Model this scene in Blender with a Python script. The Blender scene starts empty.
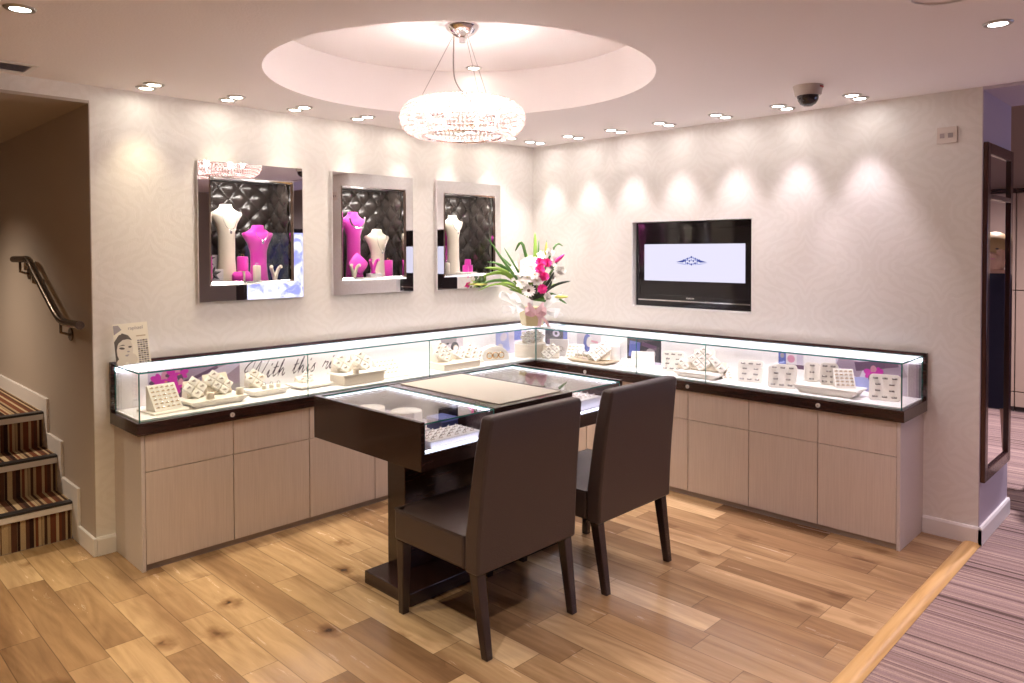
import bpy, bmesh, math, random
from math import sin, cos, pi, radians as RAD, sqrt, atan2
from mathutils import Vector as V, Matrix as MX
random.seed(7)
sc = bpy.context.scene
COL = sc.collection
H = 2.4636          # ceiling height
PI = pi

# ------------------------------------------------------------------ materials
def new_mat(name):
    m = bpy.data.materials.new(name); m.use_nodes = True
    nt = m.node_tree; nt.nodes.clear()
    out = nt.nodes.new('ShaderNodeOutputMaterial')
    return m, nt, out

def setin(nd, k, v):
    s = nd.inputs[k]
    if hasattr(v, 'is_output') or isinstance(v, bpy.types.NodeSocket):
        nd.id_data.links.new(v, s)
    else:
        if isinstance(v, (tuple, list)) and len(v) == 3 and s.type == 'RGBA': v = (*v, 1)
        s.default_value = v

def N(nt, t, ins=None, **props):
    nd = nt.nodes.new(t)
    for k, v in props.items(): setattr(nd, k, v)
    for k, v in (ins or {}).items(): setin(nd, k, v)
    return nd

def MA(nt, op, a, b=0.0, c=0.0):
    return N(nt, 'ShaderNodeMath', {0: a, 1: b, 2: c}, operation=op).outputs[0]

def ramp(nt, fac, stops, interp='LINEAR'):
    nd = N(nt, 'ShaderNodeValToRGB', {'Fac': fac})
    cr = nd.color_ramp; cr.interpolation = interp
    while len(cr.elements) < len(stops): cr.elements.new(0.5)
    for e, (p, c) in zip(cr.elements, stops):
        e.position = p; e.color = (*c, 1) if len(c) == 3 else c
    return nd.outputs['Color']

def principled(nt, out, **k):
    p = N(nt, 'ShaderNodeBsdfPrincipled')
    for a, b in k.items(): setin(p, a.replace('_', ' '), b)
    nt.links.new(p.outputs[0], out.inputs['Surface'])
    return p

def pmat(name, col, rough=0.5, metal=0.0, spec=0.5, emit=None, es=0.0, bump=0.0, bscale=40.0, vary=0.0, sheen=0.0, coat=0.0):
    """plain procedural material: principled + a little noise in colour and bump"""
    m, nt, out = new_mat(name)
    p = principled(nt, out, Base_Color=col, Roughness=rough, Metallic=metal)
    p.inputs['Specular IOR Level'].default_value = spec
    if sheen: p.inputs['Sheen Weight'].default_value = sheen
    if coat: p.inputs['Coat Weight'].default_value = coat; p.inputs['Coat Roughness'].default_value = 0.08
    if emit is not None:
        setin(p, 'Emission Color', emit); p.inputs['Emission Strength'].default_value = es
    if bump or vary:
        tc = N(nt, 'ShaderNodeTexCoord')
        nz = N(nt, 'ShaderNodeTexNoise', {'Vector': tc.outputs['Object'], 'Scale': bscale, 'Detail': 3.0})
        if bump:
            b = N(nt, 'ShaderNodeBump', {'Height': nz.outputs[0], 'Strength': bump, 'Distance': 0.01})
            nt.links.new(b.outputs[0], p.inputs['Normal'])
        if vary:
            f = MA(nt, 'MULTIPLY_ADD', nz.outputs[0], vary * 2, 1 - vary)
            mx = N(nt, 'ShaderNodeMix', {0: 1.0}, data_type='RGBA', blend_type='MULTIPLY')
            setin(mx, 6, col)
            cb = N(nt, 'ShaderNodeCombineColor', {0: f, 1: f, 2: f})
            nt.links.new(cb.outputs[0], mx.inputs[7])
            nt.links.new(mx.outputs[2], p.inputs['Base Color'])
    return m

def emat(name, col, s):
    m, nt, out = new_mat(name)
    e = N(nt, 'ShaderNodeEmission', {'Color': col, 'Strength': s})
    nt.links.new(e.outputs[0], out.inputs['Surface'])
    return m

def glassmat(name, tint=(0.96, 0.99, 0.98), refl=1.0, rough=0.0):
    m, nt, out = new_mat(name)
    tr = N(nt, 'ShaderNodeBsdfTransparent', {'Color': tint})
    gl = N(nt, 'ShaderNodeBsdfGlossy', {'Color': (1, 1, 1), 'Roughness': rough})
    fr = N(nt, 'ShaderNodeLayerWeight', {'Blend': 0.5})
    f = MA(nt, 'MULTIPLY', MA(nt, 'MULTIPLY_ADD', MA(nt, 'POWER', fr.outputs['Facing'], 5.0), 0.93, 0.035), refl)
    mx = N(nt, 'ShaderNodeMixShader', {0: f, 1: tr.outputs[0], 2: gl.outputs[0]})
    nt.links.new(mx.outputs[0], out.inputs['Surface'])
    return m

def wallpaper(name, axis):
    """pale damask wallpaper; axis = which object coordinate runs along the wall"""
    m, nt, out = new_mat(name)
    tc = N(nt, 'ShaderNodeTexCoord')
    sp = N(nt, 'ShaderNodeSeparateXYZ', {0: tc.outputs['Object']})
    u = sp.outputs[axis]; z = sp.outputs[2]
    uu = MA(nt, 'PINGPONG', MA(nt, 'ADD', u, 20.0), 0.19)
    row = MA(nt, 'FLOOR', MA(nt, 'DIVIDE', MA(nt, 'ADD', u, 20.0), 0.38))
    zz = MA(nt, 'PINGPONG', MA(nt, 'ADD', z, MA(nt, 'MULTIPLY', MA(nt, 'MODULO', row, 2.0), 0.3)), 0.3)
    cv = N(nt, 'ShaderNodeCombineXYZ', {0: uu, 1: zz, 2: 0.0})
    wn = N(nt, 'ShaderNodeTexNoise', {'Vector': cv.outputs[0], 'Scale': 9.0, 'Detail': 2.0})
    off = N(nt, 'ShaderNodeVectorMath', {0: cv.outputs[0], 1: wn.outputs['Color']}, operation='MULTIPLY_ADD')
    off.inputs[1].default_value = (0.0, 0.0, 0.0)
    ad = N(nt, 'ShaderNodeVectorMath', {0: wn.outputs['Color'], 3: 0.16}, operation='SCALE')
    ad2 = N(nt, 'ShaderNodeVectorMath', {0: cv.outputs[0], 1: ad.outputs[0]}, operation='ADD')
    w = N(nt, 'ShaderNodeTexWave', {'Vector': ad2.outputs[0], 'Scale': 5.6, 'Distortion': 3.2, 'Detail': 2.0, 'Detail Scale': 2.5}, wave_type='RINGS', rings_direction='Z')
    fine = N(nt, 'ShaderNodeTexWave', {'Vector': tc.outputs['Object'], 'Scale': 60.0, 'Distortion': 4.0, 'Detail': 2.0}, bands_direction='XYZ'[axis] if axis < 2 else 'X')
    pat = ramp(nt, w.outputs[0], [(0.30, (0, 0, 0)), (0.70, (1, 1, 1))])
    patf = N(nt, 'ShaderNodeRGBToBW', {0: pat}).outputs[0]
    col = N(nt, 'ShaderNodeMix', {0: patf}, data_type='RGBA')
    setin(col, 6, (0.765, 0.725, 0.68)); setin(col, 7, (0.79, 0.752, 0.71))
    p = principled(nt, out, Base_Color=col.outputs[2])
    setin(p, 'Roughness', MA(nt, 'MULTIPLY_ADD', patf, -0.14, 0.54))
    p.inputs['Specular IOR Level'].default_value = 0.55
    hgt = MA(nt, 'ADD', MA(nt, 'MULTIPLY', patf, 0.28), MA(nt, 'MULTIPLY', fine.outputs[0], 0.6))
    b = N(nt, 'ShaderNodeBump', {'Height': hgt, 'Strength': 0.18, 'Distance': 0.005})
    nt.links.new(b.outputs[0], p.inputs['Normal'])
    return m

def oakfloor(name):
    m, nt, out = new_mat(name)
    tc = N(nt, 'ShaderNodeTexCoord')
    sp = N(nt, 'ShaderNodeSeparateXYZ', {0: tc.outputs['Object']})
    x = sp.outputs[0]; y = sp.outputs[1]
    W = 0.15
    xr = MA(nt, 'DIVIDE', MA(nt, 'ADD', x, 20.0), W)
    row = MA(nt, 'FLOOR', xr)
    wr = N(nt, 'ShaderNodeTexWhiteNoise', {'W': row}, noise_dimensions='1D')
    L = MA(nt, 'MULTIPLY_ADD', wr.outputs[0], 0.45, 0.55)
    wr2 = N(nt, 'ShaderNodeTexWhiteNoise', {'W': MA(nt, 'ADD', row, 71.3)}, noise_dimensions='1D')
    yr = MA(nt, 'DIVIDE', MA(nt, 'ADD', MA(nt, 'ADD', y, 30.0), MA(nt, 'MULTIPLY', wr2.outputs[0], 3.0)), L)
    cell = MA(nt, 'FLOOR', yr)
    idv = N(nt, 'ShaderNodeCombineXYZ', {0: row, 1: cell, 2: 0.0})
    idn = N(nt, 'ShaderNodeTexWhiteNoise', {'Vector': idv.outputs[0]}, noise_dimensions='3D')
    rnd = idn.outputs[0]
    tone = ramp(nt, rnd, [(0.0, (0.23, 0.13, 0.062)), (0.15, (0.33, 0.195, 0.095)), (0.45, (0.42, 0.265, 0.132)), (0.75, (0.48, 0.31, 0.158)), (0.92, (0.56, 0.375, 0.20)), (1.0, (0.64, 0.45, 0.25))])
    # grain stretched along the plank
    gx = MA(nt, 'MULTIPLY', x, 22.0)
    gy = MA(nt, 'MULTIPLY', y, 2.2)
    gz = MA(nt, 'MULTIPLY', rnd, 37.0)
    gv = N(nt, 'ShaderNodeCombineXYZ', {0: gx, 1: gy, 2: gz})
    g1 = N(nt, 'ShaderNodeTexNoise', {'Vector': gv.outputs[0], 'Scale': 1.0, 'Detail': 6.0, 'Roughness': 0.65, 'Distortion': 0.6})
    wv = N(nt, 'ShaderNodeCombineXYZ', {0: MA(nt, 'MULTIPLY', x, 9.0), 1: MA(nt, 'MULTIPLY', y, 1.1), 2: gz})
    g2 = N(nt, 'ShaderNodeTexNoise', {'Vector': wv.outputs[0], 'Scale': 0.55, 'Detail': 1.0})
    ringg = MA(nt, 'SINE', MA(nt, 'MULTIPLY', g2.outputs[0], 85.0))
    kd = N(nt, 'ShaderNodeTexNoise', {'Vector': tc.outputs['Object'], 'Scale': 14.0, 'Detail': 2.0}).outputs[0]
    kv = N(nt, 'ShaderNodeCombineXYZ', {0: MA(nt, 'MULTIPLY_ADD', x, 5.6, MA(nt, 'MULTIPLY', kd, 0.5)), 1: MA(nt, 'MULTIPLY_ADD', y, 4.0, MA(nt, 'MULTIPLY', kd, -0.45)), 2: MA(nt, 'MULTIPLY', rnd, 9.0)})
    kn = N(nt, 'ShaderNodeTexVoronoi', {'Vector': kv.outputs[0], 'Scale': 1.0})
    kgate = MA(nt, 'MULTIPLY', MA(nt, 'LESS_THAN', N(nt, 'ShaderNodeSeparateColor', {0: kn.outputs['Color']}).outputs[0], 0.62), 1.0)
    knot = ramp(nt, MA(nt, 'ADD', kn.outputs['Distance'], kgate), [(0.04, (0.14, 0.10, 0.08)), (0.11, (0.52, 0.44, 0.39)), (0.34, (1, 1, 1))])
    gm = MA(nt, 'MULTIPLY_ADD', g1.outputs[0], 0.95, MA(nt, 'MULTIPLY_ADD', ringg, 0.055, 0.50))
    gm = MA(nt, 'MINIMUM', gm, 1.10)
    gcol = N(nt, 'ShaderNodeCombineColor', {0: gm, 1: MA(nt, 'POWER', gm, 1.12), 2: MA(nt, 'POWER', gm, 1.25)})
    mx = N(nt, 'ShaderNodeMix', {0: 1.0}, data_type='RGBA', blend_type='MULTIPLY')
    setin(mx, 6, tone); setin(mx, 7, gcol.outputs[0])
    big = N(nt, 'ShaderNodeTexNoise', {'Vector': gv.outputs[0], 'Scale': 0.16, 'Detail': 2.0})
    dark = ramp(nt, big.outputs[0], [(0.36, (0.50, 0.43, 0.40)), (0.52, (1, 1, 1))])
    mx1 = N(nt, 'ShaderNodeMix', {0: 0.8}, data_type='RGBA', blend_type='MULTIPLY')
    setin(mx1, 6, mx.outputs[2]); setin(mx1, 7, dark)
    mx2 = N(nt, 'ShaderNodeMix', {0: 1.0}, data_type='RGBA', blend_type='MULTIPLY')
    setin(mx2, 6, mx1.outputs[2]); setin(mx2, 7, knot)
    fx = MA(nt, 'FRACT', xr); fy = MA(nt, 'FRACT', yr)
    ex = MA(nt, 'MINIMUM', fx, MA(nt, 'SUBTRACT', 1.0, fx))
    ey = MA(nt, 'MULTIPLY', MA(nt, 'MINIMUM', fy, MA(nt, 'SUBTRACT', 1.0, fy)), MA(nt, 'DIVIDE', L, W))
    e = MA(nt, 'MINIMUM', ex, ey)
    gap = N(nt, 'ShaderNodeMapRange', {0: e, 1: 0.004, 2: 0.018, 3: 0.5, 4: 1.0}).outputs[0]
    gc = N(nt, 'ShaderNodeCombineColor', {0: gap, 1: gap, 2: gap})
    mx3 = N(nt, 'ShaderNodeMix', {0: 1.0}, data_type='RGBA', blend_type='MULTIPLY')
    setin(mx3, 6, mx2.outputs[2]); setin(mx3, 7, gc.outputs[0])
    p = principled(nt, out, Base_Color=mx3.outputs[2])
    setin(p, 'Roughness', MA(nt, 'MULTIPLY_ADD', g1.outputs[0], 0.16, 0.17))
    p.inputs['Specular IOR Level'].default_value = 0.5
    hb = MA(nt, 'ADD', MA(nt, 'MULTIPLY', g1.outputs[0], 0.25), gap)
    b = N(nt, 'ShaderNodeBump', {'Height': hb, 'Strength': 0.06, 'Distance': 0.003})
    nt.links.new(b.outputs[0], p.inputs['Normal'])
    return m

def oakplain(name, along):
    m, nt, out = new_mat(name)
    tc = N(nt, 'ShaderNodeTexCoord')
    mp = N(nt, 'ShaderNodeMapping', {'Vector': tc.outputs['Object'], 'Scale': (2, 30, 30) if along == 0 else (30, 2, 30)})
    g = N(nt, 'ShaderNodeTexNoise', {'Vector': mp.outputs[0], 'Scale': 1.0, 'Detail': 5.0, 'Distortion': 0.5})
    c = ramp(nt, g.outputs[0], [(0.25, (0.40, 0.22, 0.075)), (0.5, (0.58, 0.35, 0.13)), (0.75, (0.66, 0.42, 0.18))])
    principled(nt, out, Base_Color=c, Roughness=0.35)
    return m

def stripes(name, width, stops, rough=0.95, axis=0):
    m, nt, out = new_mat(name)
    tc = N(nt, 'ShaderNodeTexCoord')
    sp = N(nt, 'ShaderNodeSeparateXYZ', {0: tc.outputs['Object']})
    a = MA(nt, 'FLOOR', MA(nt, 'DIVIDE', MA(nt, 'ADD', sp.outputs[axis], 40.0), width))
    b = MA(nt, 'FLOOR', MA(nt, 'DIVIDE', MA(nt, 'ADD', sp.outputs[axis], 40.37), width * 2.7))
    w1 = N(nt, 'ShaderNodeTexWhiteNoise', {'W': a}, noise_dimensions='1D').outputs[0]
    w2 = N(nt, 'ShaderNodeTexWhiteNoise', {'W': b}, noise_dimensions='1D').outputs[0]
    f = MA(nt, 'MULTIPLY_ADD', w1, 0.6, MA(nt, 'MULTIPLY', w2, 0.4))
    c = ramp(nt, f, stops, 'CONSTANT')
    nz = N(nt, 'ShaderNodeTexNoise', {'Vector': tc.outputs['Object'], 'Scale': 260.0, 'Detail': 2.0})
    k = MA(nt, 'MULTIPLY_ADD', nz.outputs[0], 1.0, 0.5)
    kc = N(nt, 'ShaderNodeCombineColor', {0: k, 1: k, 2: k})
    mx = N(nt, 'ShaderNodeMix', {0: 0.7}, data_type='RGBA', blend_type='MULTIPLY')
    setin(mx, 6, c); setin(mx, 7, kc.outputs[0])
    p = principled(nt, out, Base_Color=mx.outputs[2], Roughness=rough)
    p.inputs['Specular IOR Level'].default_value = 0.1
    bp = N(nt, 'ShaderNodeBump', {'Height': nz.outputs[0], 'Strength': 0.6, 'Distance': 0.004})
    nt.links.new(bp.outputs[0], p.inputs['Normal'])
    return m

def darkwood(name):
    m, nt, out = new_mat(name)
    tc = N(nt, 'ShaderNodeTexCoord')
    mp = N(nt, 'ShaderNodeMapping', {'Vector': tc.outputs['Object'], 'Scale': (6, 6, 70)})
    g = N(nt, 'ShaderNodeTexNoise', {'Vector': mp.outputs[0], 'Scale': 1.0, 'Detail': 4.0})
    c = ramp(nt, g.outputs[0], [(0.3, (0.022, 0.009, 0.008)), (0.7, (0.040, 0.016, 0.013))])
    p = principled(nt, out, Base_Color=c, Roughness=0.26)
    p.inputs['Coat Weight'].default_value = 0.25; p.inputs['Coat Roughness'].default_value = 0.1
    return m

def laminate(name, axis):
    """pale taupe woodgrain laminate with fine vertical grain"""
    m, nt, out = new_mat(name)
    tc = N(nt, 'ShaderNodeTexCoord')
    mp = N(nt, 'ShaderNodeMapping', {'Vector': tc.outputs['Object'], 'Scale': (160, 160, 5)})
    g = N(nt, 'ShaderNodeTexNoise', {'Vector': mp.outputs[0], 'Scale': 1.0, 'Detail': 3.0})
    c = ramp(nt, g.outputs[0], [(0.3, (0.58, 0.49, 0.43)), (0.7, (0.65, 0.56, 0.495))])
    p = principled(nt, out, Base_Color=c, Roughness=0.42)
    return m

def crystalmat(name):
    m, nt, out = new_mat(name)
    tl = N(nt, 'ShaderNodeBsdfTranslucent', {'Color': (0.95, 0.74, 0.70)})
    df = N(nt, 'ShaderNodeBsdfDiffuse', {'Color': (0.85, 0.70, 0.68)})
    gl = N(nt, 'ShaderNodeBsdfGlossy', {'Color': (1, 0.97, 0.97), 'Roughness': 0.06})
    a = N(nt, 'ShaderNodeMixShader', {0: 0.32, 1: tl.outputs[0], 2: df.outputs[0]})
    b = N(nt, 'ShaderNodeMixShader', {0: 0.24, 1: a.outputs[0], 2: gl.outputs[0]})
    tr = N(nt, 'ShaderNodeBsdfTransparent', {'Color': (1, 0.95, 0.95)})
    c = N(nt, 'ShaderNodeMixShader', {0: 0.16, 1: b.outputs[0], 2: tr.outputs[0]})
    nt.links.new(c.outputs[0], out.inputs['Surface'])
    return m

M = {}
M['paper_l'] = wallpaper('damask wallpaper along x', 0)
M['paper_r'] = wallpaper('damask wallpaper along y', 1)
M['oak'] = oakfloor('oak planks')
M['oaktrim_x'] = oakplain('oak strip', 0)
M['carpet'] = stripes('mauve striped carpet', 0.011, [(0.0, (0.10, 0.065, 0.058)), (0.16, (0.23, 0.155, 0.14)), (0.34, (0.31, 0.22, 0.195)), (0.52, (0.26, 0.18, 0.17)), (0.68, (0.37, 0.27, 0.23)), (0.84, (0.17, 0.11, 0.105))])
M['stair'] = stripes('brown striped stair carpet', 0.014, [(0.0, (0.018, 0.010, 0.008)), (0.2, (0.17, 0.058, 0.030)), (0.34, (0.07, 0.034, 0.022)), (0.40, (0.50, 0.38, 0.23)), (0.52, (0.11, 0.05, 0.032)), (0.62, (0.40, 0.29, 0.17)), (0.82, (0.04, 0.02, 0.016))])
M['ceil'] = pmat('ceiling paint', (0.86, 0.80, 0.785), 0.8, bump=0.12, bscale=120)
M['white'] = pmat('white gloss paint', (0.78, 0.75, 0.73), 0.35)
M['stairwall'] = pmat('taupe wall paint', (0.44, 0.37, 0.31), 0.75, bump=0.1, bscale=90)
M['lilac'] = pmat('lilac shaded wall', (0.52, 0.45, 0.53), 0.6)  # shadow and bluish light put into the colour of return wall and soffit
M['beige'] = pmat('beige panel laminate', (0.42, 0.31, 0.24), 0.5, vary=0.08, bscale=6)
M['brownwall'] = pmat('brown wall paint', (0.34, 0.25, 0.20), 0.7)
M['back'] = pmat('far wall paint', (0.40, 0.34, 0.30), 0.7)
M['wood'] = darkwood('dark stained wood')
M['wood_red'] = pmat('mahogany frame', (0.05, 0.014, 0.012), 0.25, coat=0.4, vary=0.2, bscale=12)
M['lam'] = laminate('taupe laminate', 0)
M['lam_end'] = pmat('pale end panel laminate', (0.62, 0.55, 0.52), 0.45, vary=0.05, bscale=80)
M['kick'] = pmat('taupe plinth', (0.36, 0.30, 0.265), 0.5)
M['gap'] = pmat('dark carcass', (0.04, 0.03, 0.027), 0.7)
M['glass'] = glassmat('clear glass', (0.985, 0.993, 0.99), 1.0)
M['glass_edge'] = pmat('green glass edge', (0.02, 0.20, 0.17), 0.2, spec=0.8, emit=(0.0, 0.0, 0.0), es=0.0)
M['niche_glass'] = glassmat('niche glass', (0.97, 0.97, 0.97), 0.45)
M['case_white'] = pmat('white display board', (0.90, 0.885, 0.88), 0.5)
M['pad_white'] = pmat('cream leatherette', (0.86, 0.82, 0.75), 0.5, bump=0.05, bscale=200)
M['pad_back'] = pmat('cream velvet', (0.78, 0.70, 0.58), 0.7)
M['pad_desk'] = pmat('stone leather pad', (0.52, 0.485, 0.41), 0.5, bump=0.05, bscale=200)
M['slot_soft'] = pmat('tan ring slot', (0.34, 0.28, 0.22), 0.6)
M['slot'] = pmat('ring slot', (0.10, 0.085, 0.075), 0.6)
M['led'] = emat('white LED strip', (0.86, 0.84, 1.0), 4.6)
M['led_desk'] = emat('cool LED strip', (0.78, 0.80, 1.0), 3.6)
M['led_niche'] = emat('niche LED strip', (1.0, 0.95, 0.9), 4.0)
M['lamp'] = emat('downlight lamp', (1.0, 0.93, 0.80), 18.0)
M['lamp_cool'] = emat('downlight lamp cool', (1.0, 0.95, 0.93), 18.0)
M['chrome'] = pmat('chrome', (0.80, 0.78, 0.78), 0.07, metal=1.0)
M['nickel'] = pmat('brushed nickel', (0.48, 0.45, 0.42), 0.3, metal=1.0)
M['steel'] = pmat('dark handrail metal', (0.17, 0.135, 0.11), 0.26, metal=0.85)
M['mirror'] = pmat('mirror glass', (0.88, 0.87, 0.88), 0.015, metal=1.0)
M['mirror_edge'] = pmat('mirror bevel', (0.93, 0.93, 0.95), 0.05, metal=1.0)
M['leather'] = pmat('brown leather', (0.066, 0.043, 0.037), 0.36, bump=0.25, bscale=220, vary=0.12)
M['leg'] = pmat('dark chair leg', (0.024, 0.010, 0.011), 0.25, coat=0.3)
M['tuft'] = pmat('charcoal tufted leather', (0.030, 0.023, 0.020), 0.24, bump=0.1, bscale=140)
M['cream'] = pmat('cream bust', (0.83, 0.75, 0.62), 0.6, sheen=0.2)
M['magenta'] = pmat('magenta velvet', (0.72, 0.02, 0.46), 0.6, sheen=0.4)
M['silver'] = pmat('silver', (0.85, 0.84, 0.84), 0.15, metal=1.0)
M['lockmetal'] = pmat('satin lock metal', (0.72, 0.69, 0.67), 0.35, metal=0.25)
M['gold'] = pmat('gold', (0.85, 0.55, 0.22), 0.2, metal=1.0)
M['black'] = pmat('gloss black plastic', (0.012, 0.010, 0.012), 0.06, spec=0.6)
M['black_matte'] = pmat('black plastic', (0.02, 0.018, 0.02), 0.4)
M['screen_white'] = emat('lit screen', (0.80, 0.77, 0.95), 0.44)
M['screen_blue'] = emat('screen blue', (0.05, 0.07, 0.28), 0.5)
M['screen_mid'] = emat('screen pale blue', (0.30, 0.33, 0.62), 0.5)
M['cctv'] = pmat('cream camera housing', (0.50, 0.43, 0.38), 0.45)
M['dome'] = pmat('smoked dome', (0.02, 0.012, 0.016), 0.05, spec=0.8)
M['red'] = pmat('red tag', (0.5, 0.05, 0.04), 0.5)
M['crystal'] = crystalmat('crystal beads')
M['bulb'] = emat('halogen bulb', (1.0, 0.90, 0.82), 22.0)
M['cable'] = pmat('clear cable', (0.35, 0.30, 0.28), 0.3)
M['plate'] = pmat('cream plastic', (0.70, 0.62, 0.56), 0.4)
M['grey_mark'] = pmat('grey mark', (0.38, 0.33, 0.32), 0.5)
M['leafgreen'] = pmat('leaf green', (0.09, 0.22, 0.045), 0.4, vary=0.4, bscale=14)
M['leaflime'] = pmat('lime leaf', (0.28, 0.46, 0.07), 0.45, vary=0.3, bscale=14)
M['leafdark'] = pmat('dark foliage', (0.03, 0.045, 0.03), 0.5)
M['petalw'] = pmat('white petal', (0.85, 0.82, 0.78), 0.55)
M['petalp'] = pmat('pink petal', (0.80, 0.05, 0.32), 0.55)
M['budy'] = pmat('yellow green bud', (0.62, 0.60, 0.14), 0.5)
M['centre'] = pmat('dark flower centre', (0.10, 0.05, 0.03), 0.7)
M['vase'] = pmat('cream vase card', (0.74, 0.63, 0.36), 0.45)
def softmat(name, col, f):
    m, nt, out = new_mat(name)
    a = N(nt, 'ShaderNodeBsdfDiffuse', {'Color': col}); b = N(nt, 'ShaderNodeBsdfTranslucent', {'Color': col}); c = N(nt, 'ShaderNodeMixShader', {0: 0.5, 1: a.outputs[0], 2: b.outputs[0]})
    d = N(nt, 'ShaderNodeBsdfTransparent'); e = N(nt, 'ShaderNodeMixShader', {0: f, 1: c.outputs[0], 2: d.outputs[0]}); nt.links.new(e.outputs[0], out.inputs['Surface']); return m
M['tulle'] = softmat('white tulle wrap', (0.97, 0.96, 0.95), 0.06)
M['ribbon'] = pmat('pink ribbon', (0.90, 0.62, 0.67), 0.45, sheen=0.3)
M['ink'] = pmat('dark ink', (0.035, 0.02, 0.035), 0.6)
M['navy'] = pmat('navy card', (0.03, 0.04, 0.14), 0.4)
M['navycloth'] = pmat('navy cloth', (0.012, 0.011, 0.035), 0.85)
M['skin'] = pmat('skin', (0.62, 0.40, 0.30), 0.5)
M['blond'] = pmat('blond hair', (0.42, 0.29, 0.13), 0.5)
def boxmat(name, c0, c1, st, sc_):
    m, nt, out = new_mat(name)
    tc = N(nt, 'ShaderNodeTexCoord'); nz = N(nt, 'ShaderNodeTexNoise', {'Vector': tc.outputs['Object'], 'Scale': sc_, 'Detail': 4.0, 'Distortion': 1.5})
    c = ramp(nt, nz.outputs[0], [(0.38, c0), (0.58, c1)])
    e = N(nt, 'ShaderNodeEmission', {'Color': c, 'Strength': st}); nt.links.new(e.outputs[0], out.inputs['Surface']); return m
M['boxlight'] = boxmat('light box', (0.03, 0.07, 0.42), (0.07, 0.14, 0.62), 0.45, 1.2)
M['boxlight_w'] = boxmat('light box white', (0.28, 0.30, 0.95), (0.85, 0.86, 1.0), 0.75, 5.0)
M['darkunit'] = pmat('dark unit', (0.03, 0.022, 0.025), 0.4)
for nm, c in dict(p_lav=(0.60, 0.55, 0.66), p_mauve=(0.36, 0.28, 0.36), p_plum=(0.14, 0.08, 0.14), p_mag=(0.62, 0.03, 0.42), p_pink=(0.66, 0.30, 0.42), p_org=(0.75, 0.25, 0.16), p_dark=(0.05, 0.045, 0.055), p_blue=(0.12, 0.16, 0.48), p_sky=(0.38, 0.42, 0.72), p_white=(0.78, 0.75, 0.77), p_grey=(0.36, 0.33, 0.35), p_pale=(0.68, 0.63, 0.68), p_skin=(0.72, 0.66, 0.57), p_hair=(0.10, 0.085, 0.075), p_cream=(0.86, 0.81, 0.70), p_tan=(0.50, 0.40, 0.28), p_end=(0.34, 0.28, 0.33)).items():
    M[nm] = pmat('print ' + nm[2:], c, 0.45)

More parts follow.
